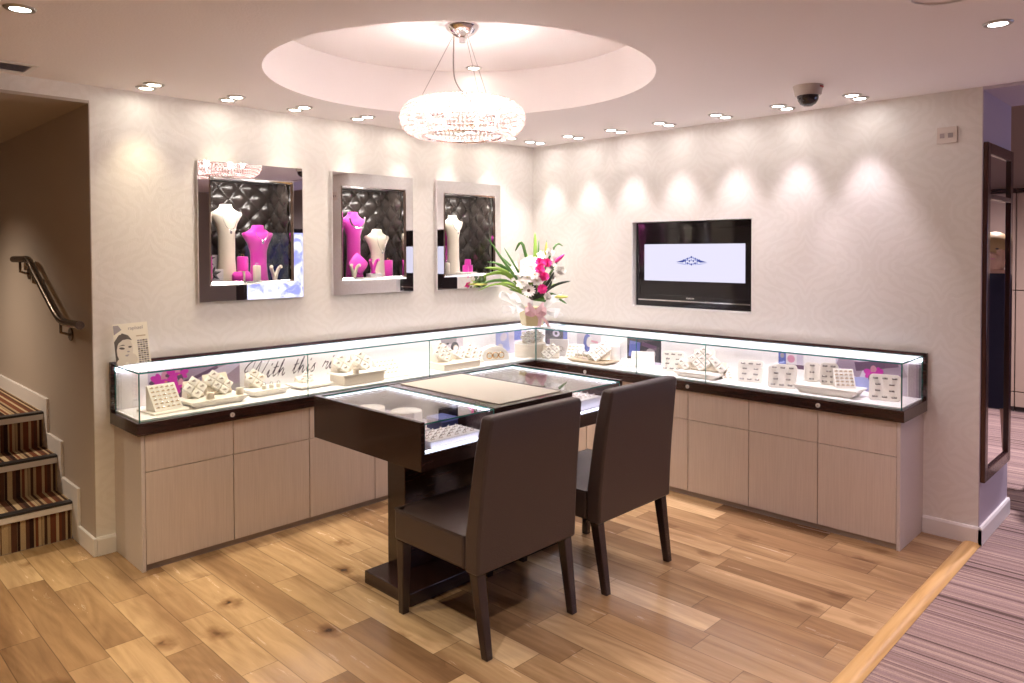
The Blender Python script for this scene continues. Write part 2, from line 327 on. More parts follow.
# ------------------------------------------------------------------ mesh builder
class MB:
    def __init__(s, mx=None):
        s.v = []; s.f = []; s.m = []; s.M = mx or MX()
    def add(s, vs, fs, mi=0):
        o = len(s.v); s.v += [s.M @ V(p) for p in vs]
        for f in fs: s.f.append(tuple(i + o for i in f)); s.m.append(mi)
        return s
    def box(s, x0, x1, y0, y1, z0, z1, mi=0):
        x0, x1 = min(x0, x1), max(x0, x1); y0, y1 = min(y0, y1), max(y0, y1); z0, z1 = min(z0, z1), max(z0, z1)
        return s.add([(x0, y0, z0), (x1, y0, z0), (x1, y1, z0), (x0, y1, z0), (x0, y0, z1), (x1, y0, z1), (x1, y1, z1), (x0, y1, z1)],
                     [(0, 3, 2, 1), (4, 5, 6, 7), (0, 1, 5, 4), (1, 2, 6, 5), (2, 3, 7, 6), (3, 0, 4, 7)], mi)
    def hexa(s, b, t, mi=0):      # bottom 4 pts, top 4 pts (both ccw from above)
        return s.add(list(b) + list(t), [(0, 3, 2, 1), (4, 5, 6, 7), (0, 1, 5, 4), (1, 2, 6, 5), (2, 3, 7, 6), (3, 0, 4, 7)], mi)
    def pane(s, x0, x1, y0, y1, z0, z1, thin, m_edge=1):   # box whose thin-axis faces use slot 0, edges slot m_edge
        s.box(x0, x1, y0, y1, z0, z1)
        ax = [2, 2, 1, 0, 1, 0]
        for k in range(6): s.m[-6 + k] = 0 if ax[k] == thin else m_edge
        return s
    def quad(s, a, b, c, d, mi=0): return s.add([a, b, c, d], [(0, 1, 2, 3)], mi)
    def prism(s, pts, z0, z1, mi=0, axis=2):
        n = len(pts)
        if axis == 2: P = lambda p, h: (p[0], p[1], h)
        elif axis == 1: P = lambda p, h: (p[0], h, p[1])
        else: P = lambda p, h: (h, p[0], p[1])
        vs = [P(p, z0) for p in pts] + [P(p, z1) for p in pts]
        fs = [tuple(range(n))[::-1], tuple(range(n, 2 * n))] + [(i, (i + 1) % n, (i + 1) % n + n, i + n) for i in range(n)]
        return s.add(vs, fs, mi)
    def cyl(s, c, r, h, seg=20, r2=None, mi=0, axis=2, cap=True):
        r2 = r if r2 is None else r2
        vs = []
        for k, (rr, hh) in enumerate(((r, 0), (r2, h))):
            for i in range(seg):
                a = 2 * PI * i / seg; p = (rr * cos(a), rr * sin(a), hh)
                p = {2: p, 1: (p[0], p[2], p[1]), 0: (p[2], p[0], p[1])}[axis]
                vs.append((c[0] + p[0], c[1] + p[1], c[2] + p[2]))
        fs = [(i, (i + 1) % seg, (i + 1) % seg + seg, i + seg) for i in range(seg)]
        if cap: fs += [tuple(range(seg))[::-1], tuple(range(seg, 2 * seg))]
        return s.add(vs, fs, mi)
    def lathe(s, prof, c=(0, 0, 0), seg=32, mi=0, sx=1, sy=1):
        n = len(prof); vs = []
        for r, z in prof:
            for i in range(seg):
                a = 2 * PI * i / seg; vs.append((c[0] + sx * r * cos(a), c[1] + sy * r * sin(a), c[2] + z))
        fs = []
        for j in range(n - 1):
            for i in range(seg):
                k = (i + 1) % seg
                fs.append((j * seg + i, j * seg + k, (j + 1) * seg + k, (j + 1) * seg + i))
        if prof[0][0] > 1e-5: fs.append(tuple(range(seg))[::-1])
        if prof[-1][0] > 1e-5: fs.append(tuple(range((n - 1) * seg, n * seg)))
        return s.add(vs, fs, mi)
    def loft(s, secs, seg=20, mi=0):    # secs: (cx,cy,z,rx,ry)
        vs = []
        for cx, cy, z, rx, ry in secs:
            for i in range(seg):
                a = 2 * PI * i / seg; vs.append((cx + rx * cos(a), cy + ry * sin(a), z))
        fs = []
        for j in range(len(secs) - 1):
            for i in range(seg):
                k = (i + 1) % seg; fs.append((j * seg + i, j * seg + k, (j + 1) * seg + k, (j + 1) * seg + i))
        fs += [tuple(range(seg))[::-1], tuple(range((len(secs) - 1) * seg, len(secs) * seg))]
        return s.add(vs, fs, mi)
    def ball(s, c, r, seg=10, rings=6, mi=0):
        rx, ry, rz = (r, r, r) if not isinstance(r, tuple) else r
        prof = [(sin(PI * j / rings), -cos(PI * j / rings)) for j in range(rings + 1)]
        vs = []; fs = []
        vs.append((c[0], c[1], c[2] - rz))
        for j in range(1, rings):
            for i in range(seg):
                a = 2 * PI * i / seg; vs.append((c[0] + rx * prof[j][0] * cos(a), c[1] + ry * prof[j][0] * sin(a), c[2] + rz * prof[j][1]))
        vs.append((c[0], c[1], c[2] + rz))
        for i in range(seg): fs.append((0, 1 + (i + 1) % seg, 1 + i))
        for j in range(rings - 2):
            for i in range(seg):
                a = 1 + j * seg + i; b = 1 + j * seg + (i + 1) % seg
                fs.append((a, b, b + seg, a + seg))
        t = len(vs) - 1; o = 1 + (rings - 2) * seg
        for i in range(seg): fs.append((t, o + i, o + (i + 1) % seg))
        return s.add(vs, fs, mi)
    def tube(s, pts, r, seg=8, mi=0, closed=False):
        pts = [V(p) for p in pts]; n = len(pts)
        rs = r if isinstance(r, (list, tuple)) else [r] * n
        vs = []; up = None
        for i, p in enumerate(pts):
            if closed: t = pts[(i + 1) % n] - pts[i - 1]
            else: t = pts[min(i + 1, n - 1)] - pts[max(i - 1, 0)]
            t = t.normalized() if t.length > 1e-9 else V((0, 0, 1))
            if up is None:
                up = V((0, 0, 1)) if abs(t.z) < 0.9 else V((1, 0, 0))
            a = t.cross(up)
            if a.length < 1e-6: a = t.cross(V((0.3, 0.8, 0.2)))
            a.normalize(); b = a.cross(t).normalized(); up = b
            for k in range(seg):
                q = 2 * PI * k / seg; vs.append(tuple(p + rs[i] * (cos(q) * a + sin(q) * b)))
        fs = []
        for j in range(n if closed else n - 1):
            for k in range(seg):
                l = (k + 1) % seg; jj = (j + 1) % n
                fs.append((j * seg + k, j * seg + l, jj * seg + l, jj * seg + k))
        if not closed: fs += [tuple(range(seg))[::-1], tuple(range((n - 1) * seg, n * seg))]
        return s.add(vs, fs, mi)
    def torus(s, c, R, r, mx=None, n=14, m=6, mi=0):
        vs = []; fs = []
        for i in range(n):
            a = 2 * PI * i / n
            for j in range(m):
                b = 2 * PI * j / m
                p = V(((R + r * cos(b)) * cos(a), (R + r * cos(b)) * sin(a), r * sin(b)))
                if mx: p = mx @ p
                vs.append((c[0] + p[0], c[1] + p[1], c[2] + p[2]))
        for i in range(n):
            for j in range(m):
                fs.append((i * m + j, ((i + 1) % n) * m + j, ((i + 1) % n) * m + (j + 1) % m, i * m + (j + 1) % m))
        return s.add(vs, fs, mi)
    def build(s, name, mats, parent=None, world=True, bevel=0, smooth=False, sub=0, seg=2, angle=35, center=True):
        if not isinstance(mats, (list, tuple)): mats = [mats]
        me = bpy.data.meshes.new(name)
        off = V((0, 0, 0)); o = bpy.data.objects.new(name, me)
        if parent is not None:
            o.parent = parent
            if world:
                q = parent
                while q is not None: off += q.location; q = q.parent
        elif center and s.v:
            mn = [min(p[k] for p in s.v) for k in range(3)]; mxx = [max(p[k] for p in s.v) for k in range(3)]
            off = V(((mn[0] + mxx[0]) / 2, (mn[1] + mxx[1]) / 2, mn[2])); o.location = off
        me.from_pydata([tuple(p - off) for p in s.v], [], s.f)
        for mm in mats: me.materials.append(M[mm] if isinstance(mm, str) else mm)
        for p, mi in zip(me.polygons, s.m): p.material_index = mi
        bm = bmesh.new(); bm.from_mesh(me); bmesh.ops.recalc_face_normals(bm, faces=bm.faces); bm.to_mesh(me); bm.free()
        if smooth:
            for p in me.polygons: p.use_smooth = True
            me.set_sharp_from_angle(angle=RAD(angle))
        me.update()
        COL.objects.link(o)
        if bevel:
            b = o.modifiers.new('bevel', 'BEVEL'); b.width = bevel; b.segments = seg; b.limit_method = 'ANGLE'; b.angle_limit = RAD(40)
        if sub:
            b = o.modifiers.new('sub', 'SUBSURF'); b.levels = sub; b.render_levels = sub
        return o

def tag(o, label=None, cat=None, group=None, kind=None):
    if label: o['label'] = label
    if cat: o['category'] = cat
    if group: o['group'] = group
    if kind: o['kind'] = kind
    return o
def thing(name, label, cat, loc=(0, 0, 0), rz=0, group=None):
    o = bpy.data.objects.new(name, None); o.empty_display_size = 0.05
    COL.objects.link(o); o.location = loc; o.rotation_euler = (0, 0, rz)
    return tag(o, label, cat, group)
KIDS = lambda o: [c for c in bpy.data.objects if c.parent == o]
def copy_tree(o, parent=None):
    c = o.copy(); COL.objects.link(c)
    if parent is not None: c.parent = parent
    for ch in KIDS(o): copy_tree(ch, c)
    return c
def struct(o): o['kind'] = 'structure'; return o
ORD = 'first second third fourth fifth sixth seventh eighth ninth tenth eleventh twelfth'.split()
def spline(pts, n=6):
    pts = [V(p) for p in pts]; out = []
    for i in range(len(pts) - 1):
        p0 = pts[max(i - 1, 0)]; p1 = pts[i]; p2 = pts[i + 1]; p3 = pts[min(i + 2, len(pts) - 1)]
        for k in range(n):
            t = k / n
            out.append(0.5 * ((2 * p1) + (p2 - p0) * t + (2 * p0 - 5 * p1 + 4 * p2 - p3) * t * t + (3 * p1 - p0 - 3 * p2 + p3) * t ** 3))
    out.append(pts[-1]); return out
def text_obj(body, size, name, mat, parent, mx, extrude=0.0006, shear=0.0, align='CENTER'):
    cu = bpy.data.curves.new(name, 'FONT'); cu.body = body; cu.size = size; cu.extrude = extrude; cu.shear = shear
    cu.align_x = align; cu.align_y = 'CENTER'
    t = bpy.data.objects.new(name + '_source', cu); COL.objects.link(t)
    dg = bpy.context.evaluated_depsgraph_get()
    me = bpy.data.meshes.new_from_object(t.evaluated_get(dg))
    bpy.data.objects.remove(t)
    me.materials.clear(); me.materials.append(M[mat])
    o = bpy.data.objects.new(name, me); COL.objects.link(o)
    off = V((0, 0, 0)); q = parent
    while q is not None: off += q.location; q = q.parent
    me.transform(MX.Translation(-off) @ mx)
    o.parent = parent
    return o
# orientation: text facing -y (on the left wall) / facing -x (on the right wall)
FACE_Y = lambda x, y, z: MX.Translation((x, y, z)) @ MX.Rotation(PI / 2, 4, 'X')
FACE_X = lambda x, y, z: MX.Translation((x, y, z)) @ MX.Rotation(-PI / 2, 4, 'Z') @ MX.Rotation(PI / 2, 4, 'X')

# ------------------------------------------------------------------ camera
cam = bpy.data.cameras.new('camera'); co = bpy.data.objects.new('camera', cam); COL.objects.link(co)
cam.sensor_fit = 'HORIZONTAL'; cam.sensor_width = 36; cam.lens = 25.9519; cam.shift_y = -0.07305
R_ = V((0.70141824, -0.71274095, -0.00357617)); U_ = V((0.01845841, 0.01314898, 0.99974316)); F_ = V((0.71251087, 0.7013041, -0.022379))
co.matrix_world = MX(((R_.x, U_.x, -F_.x, -4.58714), (R_.y, U_.y, -F_.y, -4.26457), (R_.z, U_.z, -F_.z, 1.6), (0, 0, 0, 1)))
cam.clip_start = 0.02
sc.camera = co

# ------------------------------------------------------------------ setting
XL = -3.38; YR = -3.28; TH = 0.664
def wall_grid(us, zs, holes, emit):
    """emit(u0,u1,z0,z1) for every cell of the grid that is not a hole"""
    for i in range(len(us) - 1):
        for j in range(len(zs) - 1):
            cu = (us[i] + us[i + 1]) / 2; cz = (zs[j] + zs[j + 1]) / 2
            if any(a < cu < b and c < cz < d for a, b, c, d in holes): continue
            emit(us[i], us[i + 1], zs[j], zs[j + 1])
NC = [-2.503, -1.6235, -0.737]        # niche centres along the left wall
NZ0, NZ1 = 1.395, 2.04; NW = 0.276
b = MB()
us = [XL] + sum([[c - NW, c + NW] for c in NC], []) + [TH]
wall_grid(us, [0, NZ0, NZ1, H], [(c - NW, c + NW, NZ0, NZ1) for c in NC], lambda a, c_, d, e: b.box(a, c_, 0, 0.36, d, e))
struct(b.build('wall_left', 'paper_l', center=False))
# right wall with the television recess
TVY0, TVY1, TVZ0, TVZ1 = -1.978, -1.012, 1.172, 1.812
b = MB()
wall_grid([YR, TVY0, TVY1, 0.0], [0, TVZ0, TVZ1, H], [(TVY0, TVY1, TVZ0, TVZ1)], lambda a, c_, d, e: b.box(0, 0.3, a, c_, d, e))
b.box(0.3, TH, YR + 0.02, 0, 0, H)
struct(b.build('wall_right', 'paper_r', center=False))
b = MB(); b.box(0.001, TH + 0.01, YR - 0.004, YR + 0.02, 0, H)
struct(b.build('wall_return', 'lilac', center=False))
# television recess lining
b = MB()
b.box(0.10, 0.12, TVY0, TVY1, TVZ0, TVZ1)
for (y0, y1, z0, z1) in ((TVY0, TVY0 + 0.008, TVZ0, TVZ1), (TVY1 - 0.008, TVY1, TVZ0, TVZ1), (TVY0, TVY1, TVZ0, TVZ0 + 0.008), (TVY0, TVY1, TVZ1 - 0.008, TVZ1)):
    b.box(-0.001, 0.11, y0, y1, z0, z1)
struct(b.build('trim_2', 'white', center=False))
# stair hall
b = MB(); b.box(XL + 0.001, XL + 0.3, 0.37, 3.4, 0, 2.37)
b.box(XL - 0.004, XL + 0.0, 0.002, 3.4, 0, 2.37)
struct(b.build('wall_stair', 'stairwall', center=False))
b = MB(); b.box(-6.2, XL, 3.4, 3.5, 0, 2.5); b.box(-6.3, -6.2, 0.0, 3.5, 0, 2.5)
struct(b.build('wall_stair_end', 'stairwall', center=False))
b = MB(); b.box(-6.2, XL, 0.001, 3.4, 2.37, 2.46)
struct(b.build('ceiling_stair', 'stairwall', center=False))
b = MB(); b.box(-6.2, XL - 0.0005, 0, 0.12, 2.385, H)
struct(b.build('wall_header', 'paper_l', center=False))
# rest of the shop behind the camera and beyond the opening
b = MB(); b.box(-6.3, -6.2, -6.6, 0, 0, H)
struct(b.build('wall_far_left', 'back', center=False))
b = MB(); b.box(-6.3, 4.3, -6.7, -6.6, 0, 3.2)
struct(b.build('wall_back', 'back', center=False))
b = MB(); b.box(4.05, 4.15, -6.6, 0.4, 0, 3.2); b.box(TH, 4.15, 0.3, 0.4, 0, 3.2); b.box(TH - 0.05, TH, -6.6, 0.4, H + 0.03, 3.2)
struct(b.build('wall_next_room', 'brownwall', center=False))
b = MB(); b.box(TH, 4.2, -6.6, 0.4, 3.2, 3.3)
struct(b.build('ceiling_next_room', 'ceil', center=False))
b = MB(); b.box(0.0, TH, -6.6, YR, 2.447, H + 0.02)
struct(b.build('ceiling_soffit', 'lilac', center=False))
# ceiling with a round raised recess
CC = (-2.08, -1.45); CR = 0.963; CD = 0.272
b = MB(); n = 96
ring = [(CC[0] + CR * cos(2 * PI * i / n), CC[1] + CR * sin(2 * PI * i / n)) for i in range(n)]
S = 1.05
sq = []
for i in range(n):
    a = 2 * PI * i / n; k = S / max(abs(cos(a)), abs(sin(a))); sq.append((CC[0] + k * cos(a), CC[1] + k * sin(a)))
vs = [(*p, H) for p in ring] + [(*p, H) for p in sq] + [(*p, H + CD) for p in ring]
fs = [(i, (i + 1) % n, n + (i + 1) % n, n + i) for i in range(n)] + [(i, 2 * n + i, 2 * n + (i + 1) % n, (i + 1) % n) for i in range(n)] + [tuple(range(2 * n, 3 * n))]
b.add(vs, fs)
X0, X1, Y0, Y1 = -6.2, 0.0, -6.6, 0.0
b.quad((X0, Y0, H), (X1, Y0, H), (X1, CC[1] - S, H), (X0, CC[1] - S, H))
b.quad((X0, CC[1] + S, H), (X1, CC[1] + S, H), (X1, Y1, H), (X0, Y1, H))
b.quad((X0, CC[1] - S, H), (CC[0] - S, CC[1] - S, H), (CC[0] - S, CC[1] + S, H), (X0, CC[1] + S, H))
b.quad((CC[0] + S, CC[1] - S, H), (X1, CC[1] - S, H), (X1, CC[1] + S, H), (CC[0] + S, CC[1] + S, H))
ceil = struct(b.build('ceiling', 'ceil', center=False))
bm = bmesh.new(); bm.from_mesh(ceil.data)
for f in bm.faces:
    f.normal_update()
    if f.normal.z > 0.5: f.normal_flip()
    elif abs(f.normal.z) < 0.5 and f.normal.dot(V((CC[0], CC[1], 0)) - V((f.calc_center_median().x, f.calc_center_median().y, 0))) < 0: f.normal_flip()
bm.to_mesh(ceil.data); bm.free()
for p in ceil.data.polygons: p.use_smooth = abs(p.normal.z) < 0.5
ceil.data.set_sharp_from_angle(angle=RAD(30))
# floors
YT = -3.25
b = MB(); b.box(-6.2, 0.0, YT, 0, -0.05, 0); b.box(-6.2, XL, 0, 0.36, -0.05, 0)
struct(b.build('floor', 'oak', center=False))
b = MB(); b.box(-6.2, TH, -6.6, YT, -0.05, -0.002); b.box(TH, 4.1, -6.6, 0.4, -0.05, -0.002)
struct(b.build('floor_carpet', 'carpet', center=False))
b = MB(); b.prism([(-3.295, 0.0), (-3.282, 0.011), (-3.25, 0.014), (-3.225, 0.010), (-3.212, 0.0)], -6.2, -0.012, axis=0)
struct(b.build('trim_1', 'oaktrim_x', center=False, smooth=True))
# baseboards
def board(name, pts, h=0.095, t=0.016):
    b = MB()
    for (x0, x1, y0, y1) in pts:
        b.box(x0, x1, y0, y1, 0, h - 0.012); 
        cx = 0.006
        b.hexa([(x0, y0, h - 0.012), (x1, y0, h - 0.012), (x1, y1, h - 0.012), (x0, y1, h - 0.012)],
               [(x0 + (cx if x1 - x0 < 0.05 else 0), y0 + (cx if y1 - y0 < 0.05 else 0), h), (x1, y0 + (cx if y1 - y0 < 0.05 else 0), h), (x1, y1, h), (x0 + (cx if x1 - x0 < 0.05 else 0), y1, h)])
    return struct(b.build(name, 'white', center=False))
board('baseboard_left', [(XL + 0.0005, -3.288, -0.017, 0.0)])
board('baseboard_right', [(-0.017, 0.0, YR - 0.02, -3.01)])
board('baseboard_return', [(-0.017, TH + 0.012, YR - 0.021, YR - 0.003)])
# stepped skirting beside the stairs, baseboard to the first step
b = MB(); b.prism([(-0.017, 0), (0.35, 0), (0.62, 0.2), (0.9, 0.4), (3.3, 0.62), (3.3, 0.71), (0.86, 0.71), (0.86, 0.505), (0.565, 0.505), (0.565, 0.30), (0.255, 0.30), (0.255, 0.095), (-0.017, 0.095)], XL - 0.018, XL, axis=0)
struct(b.build('baseboard_stair', 'white', center=False, bevel=0.003))

# stairs
st = thing('staircase', 'striped brown carpeted steps with pale nosings climbing beside the shop wall', 'stairs', (-4.3, 0.36, 0))
SX0, SX1 = -5.2, XL - 0.019
steps = [(0.352, 0.0, 0.207), (0.637, 0.207, 0.412), (0.925, 0.412, 0.622)]
for k, (y, z0, z1) in enumerate(steps):
    ye = steps[k + 1][0] + 0.02 if k < 2 else 3.39
    b = MB(); b.box(SX0, SX1, y + 0.012, ye, z0 - 0.001 if k else 0, z1 - 0.05); b.build('riser', 'stair', st)
    b = MB(); b.box(SX0, SX1, y + 0.014, ye, z1 - 0.05, z1); b.build('tread', 'stair', st)
    b = MB(); b.box(SX0, SX1, y - 0.002, y + 0.013, z1 - 0.044, z1 - 0.010); nz = b.build('nosing', 'white', st, bevel=0.003)
    b = MB(); b.box(SX0, SX1, y - 0.004, y + 0.05, z1 - 0.010, z1 + 0.003); b.build('edge_strip', 'black_matte', nz)
# handrail
hr = thing('handrail', 'dark metal handrail sloping down the stair wall', 'handrail', (XL - 0.06, 1.2, 1.3))
hx = XL - 0.058
path = [(hx, 1.42, 1.553), (hx, 1.20, 1.554), (hx, 1.06, 1.553), (hx, 0.98, 1.525), (hx, 0.90, 1.48), (hx, 0.52, 1.290), (hx, 0.42, 1.245), (hx, 0.34, 1.222), (hx, 0.25, 1.216), (hx, 0.02, 1.218)]
b = MB(); b.tube(spline(path, 5), 0.021, 12); b.build('rail', 'steel', hr, smooth=True)
b = MB(); b.cyl((hx, 0.008, 1.218), 0.0225, 0.012, 14, axis=1); b.build('end_cap', 'steel', hr, smooth=True)
for (yy, zz) in ((1.25, 1.535), (0.93, 1.475), (0.36, 1.215)):
    b = MB(); b.tube([(hx, yy, zz), (hx, yy, zz - 0.06), (hx + 0.04, yy, zz - 0.075), (XL - 0.012, yy, zz - 0.075)], 0.008, 8)
    br = b.build('bracket', 'steel', hr, smooth=True)
    b = MB(); b.cyl((XL - 0.014, yy, zz - 0.075), 0.036, 0.008, 16, axis=0); b.build('wall_plate', 'steel', br, smooth=True)

# ------------------------------------------------------------------ mirror niches in the left wall
def tufted(bmb, u0, u1, z0, z1, P, nu=62, nz=74, su=0.135, sz=0.135, depth=0.022):
    """diamond-buttoned quilting: P(u,z,h) -> point"""
    vs = []; fs = []
    for j in range(nz + 1):
        for i in range(nu + 1):
            u = u0 + (u1 - u0) * i / nu; z = z0 + (z1 - z0) * j / nz
            a = (u - u0) / su; c = (z - z0) / sz
            p = abs(sin(PI * (a + c) / 1.0 / 1.0)) ; q = abs(sin(PI * (a - c)))
            h = depth * (min(p, 1) * min(q, 1)) ** 0.45
            vs.append(P(u, z, h))
    for j in range(nz):
        for i in range(nu):
            o = j * (nu + 1) + i; fs.append((o, o + 1, o + nu + 2, o + nu + 1))
    bmb.add(vs, fs)
    for i in range(-12, 20):
        for j in range(-12, 20):
            u = u0 + su * (i + j) / 2; z = z0 + sz * (i - j) / 2
            if u0 < u < u1 and z0 < z < z1: bmb.ball(tuple(P(u, z, 0.004)), 0.008, 8, 5)
ND = 0.30
niche_lab = ['mirror framed wall niche nearest the stairs, cream and magenta busts inside', 'mirror framed wall niche in the middle of the three, magenta bust at its left',
             'mirror framed wall niche beside the flower bouquet, tall cream bust inside']
for c, lab in zip(NC, niche_lab):
    t = thing('display_niche', lab, 'wall niche', (c, 0, NZ0), 0, 'mirror framed niches on the left wall')
    x0, x1 = c - NW, c + NW
    # frame: mitred mirrored strips with a bevelled lip
    ox0, ox1, oz0, oz1 = c - 0.334, c + 0.334, 1.302, 2.126
    ix0, ix1, iz0, iz1 = c - 0.262, c + 0.262, 1.408, 2.028
    def ringpts(k):
        d = [(0.0, 0.0), (0.004, 0.024), (0.066, 0.024), (0.072, 0.032), (0.090, 0.022), (0.092, -0.006)][k]
        f = d[0] / 0.072; f2 = d[0]
        sx = min(1, 1)
        ax0 = ox0 + (ix0 - ox0) * f; ax1 = ox1 + (ix1 - ox1) * f; az0 = oz0 + (iz0 - oz0) * f; az1 = oz1 + (iz1 - oz1) * f
        return [(ax0, -d[1], az0), (ax1, -d[1], az0), (ax1, -d[1], az1), (ax0, -d[1], az1)]
    b = MB(); rp = [ringpts(k) for k in range(4)]
    for k in range(3):
        for e in range(4):
            g = (e + 1) % 4
            b.quad(rp[k][e], rp[k][g], rp[k + 1][g], rp[k + 1][e], 1 if k != 1 else 0)
    fr = b.build('mirror_frame', ['mirror', 'mirror_edge'], t)
    b = MB()
    q = [rp[3], [(ix0 + 0.012, -0.018, iz0 + 0.012), (ix1 - 0.012, -0.018, iz0 + 0.012), (ix1 - 0.012, -0.018, iz1 - 0.012), (ix0 + 0.012, -0.018, iz1 - 0.012)],
         [(ix0 + 0.012, 0.002, iz0 + 0.012), (ix1 - 0.012, 0.002, iz0 + 0.012), (ix1 - 0.012, 0.002, iz1 - 0.012), (ix0 + 0.012, 0.002, iz1 - 0.012)]]
    for k in range(2):
        for e in range(4):
            g = (e + 1) % 4
            b.quad(q[k][e], q[k][g], q[k + 1][g], q[k + 1][e])
    b.build('inner_lip', 'mirror_edge', fr)
    b = MB(); b.box(ix0 + 0.013, ix1 - 0.013, -0.004, 0.0, iz0 + 0.013, iz1 - 0.013); b.build('glass_pane', 'niche_glass', t)
    b = MB()
    tufted(b, x0, x1, NZ0, NZ1, lambda u, z, h: (u, ND - h - 0.002, z))
    tufted(b, 0.03, ND, NZ0, NZ1, lambda u, z, h: (x0 + h + 0.002, u, z), 32, 74)
    tufted(b, 0.03, ND, NZ0, NZ1, lambda u, z, h: (x1 - h - 0.002, u, z), 32, 74)
    b.build('tufted_lining', 'tuft', t, smooth=True, angle=180)
    b = MB(); b.box(x0 + 0.0005, x1 - 0.0005, 0.001, ND, NZ0, NZ0 + 0.012); b.build('niche_floor', 'black_matte', t)
    b = MB(); b.box(x0 + 0.0005, x1 - 0.0005, 0.001, ND, NZ1 - 0.006, NZ1); b.build('niche_top', 'black_matte', t)
    b = MB(); b.box(x0 + 0.04, x1 - 0.04, 0.015, 0.028, NZ1 - 0.016, NZ1 - 0.006); b.build('led_strip', 'led_niche', t)
    ld = bpy.data.lights.new('niche_light', 'AREA'); ld.energy = 1.7; ld.size = 0.42; ld.size_y = 0.03; ld.shape = 'RECTANGLE'; ld.color = (1, 0.93, 0.86)
    lo = bpy.data.objects.new('niche_light', ld); COL.objects.link(lo); lo.parent = t
    lo.location = (0, 0.035, NZ1 - 0.03 - NZ0); lo.rotation_euler = (RAD(25), 0, 0)

NF = NZ0 + 0.0125
def bust(x, y, z0, top, w, mat, label, group, rz=0):
    """necklace bust: column, shoulders, neck"""
    h = top - z0; t = thing('necklace_bust', label, 'jewellery bust', (x, y, z0), rz, group)
    W = w / 2
    secs = [(0, 0, 0, W * 0.60, 0.040), (0, 0, h * 0.04, W * 0.60, 0.040), (0, 0, h * 0.30, W * 0.50, 0.034), (0, 0.002, h - 0.17, W * 0.52, 0.034), (0, 0.004, h - 0.115, W * 0.68, 0.038), (0, 0.006, h - 0.075, W * 0.92, 0.040),
            (0, 0.008, h - 0.058, W * 1.0, 0.036), (0, 0.008, h - 0.046, W * 0.93, 0.032)]
    b = MB(); b.loft(secs, 24); 
    b.build('torso', mat, t, world=False, smooth=True, angle=60)
    b = MB(); b.loft([(0, 0.010, h - 0.050, W * 0.92, 0.031), (0, 0.010, h - 0.040, W * 0.68, 0.030), (0, 0.010, h - 0.022, W * 0.42, 0.028), (0, 0.008, h - 0.003, W * 0.36, 0.027), (0, 0.008, h, W * 0.34, 0.025)], 24)
    b.build('neck', mat, t, world=False, smooth=True, angle=60)
    return t
def necklace(x, y, ztop, w, drop, label, pend=True, fat=0.0018):
    t = thing('necklace', label, 'necklace', (x, y, ztop))
    pts = [(w * cos(a), -0.036 - 0.008 * sin(a), -drop * sin(a)) for a in [PI * k / 14 for k in range(15)]]
    b = MB(); b.tube(pts, fat, 6); b.build('chain', 'silver', t, world=False, smooth=True)
    if pend:
        b = MB(); b.ball((0, -0.046, -drop - 0.014), (0.008, 0.004, 0.013), 8, 6); b.build('pendant', 'silver', t, world=False, smooth=True)
    return t
def stump(x, y, z0, r, h, mat, label, name='ring_stump', top=True):
    t = thing(name, label, 'ring stand', (x, y, z0))
    b = MB(); b.lathe([(r * 0.98, 0), (r, 0.004), (r, h - 0.008), (r * 0.9, h - 0.001), (0.0001, h)], seg=20); b.build('post', mat, t, world=False, smooth=True)
    if top:
        b = MB(); b.torus((0, 0, h + 0.006), 0.009, 0.0017, MX.Rotation(PI / 2, 3, 'X')); b.build('slot_band', 'gold' if mat == 'magenta' else 'silver', t, world=False, smooth=True)
    return t
def vee(x, y, z0, label, mat='cream'):
    t = thing('ring_fingers', label, 'ring stand', (x, y, z0))
    for s in (-1, 1):
        b = MB(); b.tube(spline([(0, 0, 0.0), (s * 0.012, 0, 0.05), (s * 0.026, -0.004, 0.085), (s * 0.034, -0.022, 0.095)], 4), [0.011] * 13, 10); b.build('finger', mat, t, world=False, smooth=True)
    b = MB(); b.cyl((0, 0, 0), 0.018, 0.008, 16); b.build('foot', mat, t, world=False)
    return t
GB = 'busts in the mirror framed niches'
# niche nearest the stairs
bust(-2.60, 0.13, NF, 1.885, 0.205, 'cream', 'tall cream necklace bust in the niche nearest the stairs', GB)
necklace(-2.60, 0.115, 1.83, 0.045, 0.10, 'fine pendant necklace on the tall cream bust nearest the stairs', fat=0.0012)
bust(-2.405, 0.11, NF, 1.762, 0.205, 'magenta', 'magenta necklace bust with pendant in the niche nearest the stairs', GB)
necklace(-2.405, 0.095, 1.715, 0.04, 0.045, 'silver pendant necklace on the magenta bust nearest the stairs')
t = thing('ring_cushion', 'magenta square cushion below the tall cream bust nearest the stairs', 'cushion', (-2.545, 0.05, NF))
b = MB(); b.loft([(0, 0, 0, 0.052, 0.028), (0, 0, 0.02, 0.060, 0.034), (0, 0, 0.05, 0.060, 0.032), (0, 0, 0.068, 0.045, 0.022)], 24); b.build('pad', 'magenta', t, world=False, smooth=True)
b = MB(); b.box(-0.006, 0.006, -0.036, 0.036, 0.0, 0.071); b.build('band', 'cream', t, world=False)
stump(-2.50, 0.13, NF, 0.034, 0.16, 'magenta', 'magenta cylinder stand behind the cushion nearest the stairs')
stump(-2.447, 0.05, NF, 0.024, 0.105, 'cream', 'cream ring stump in front of the magenta bust nearest the stairs')
vee(-2.325, 0.055, NF, 'pair of cream ring fingers at the foot of the magenta bust nearest the stairs')
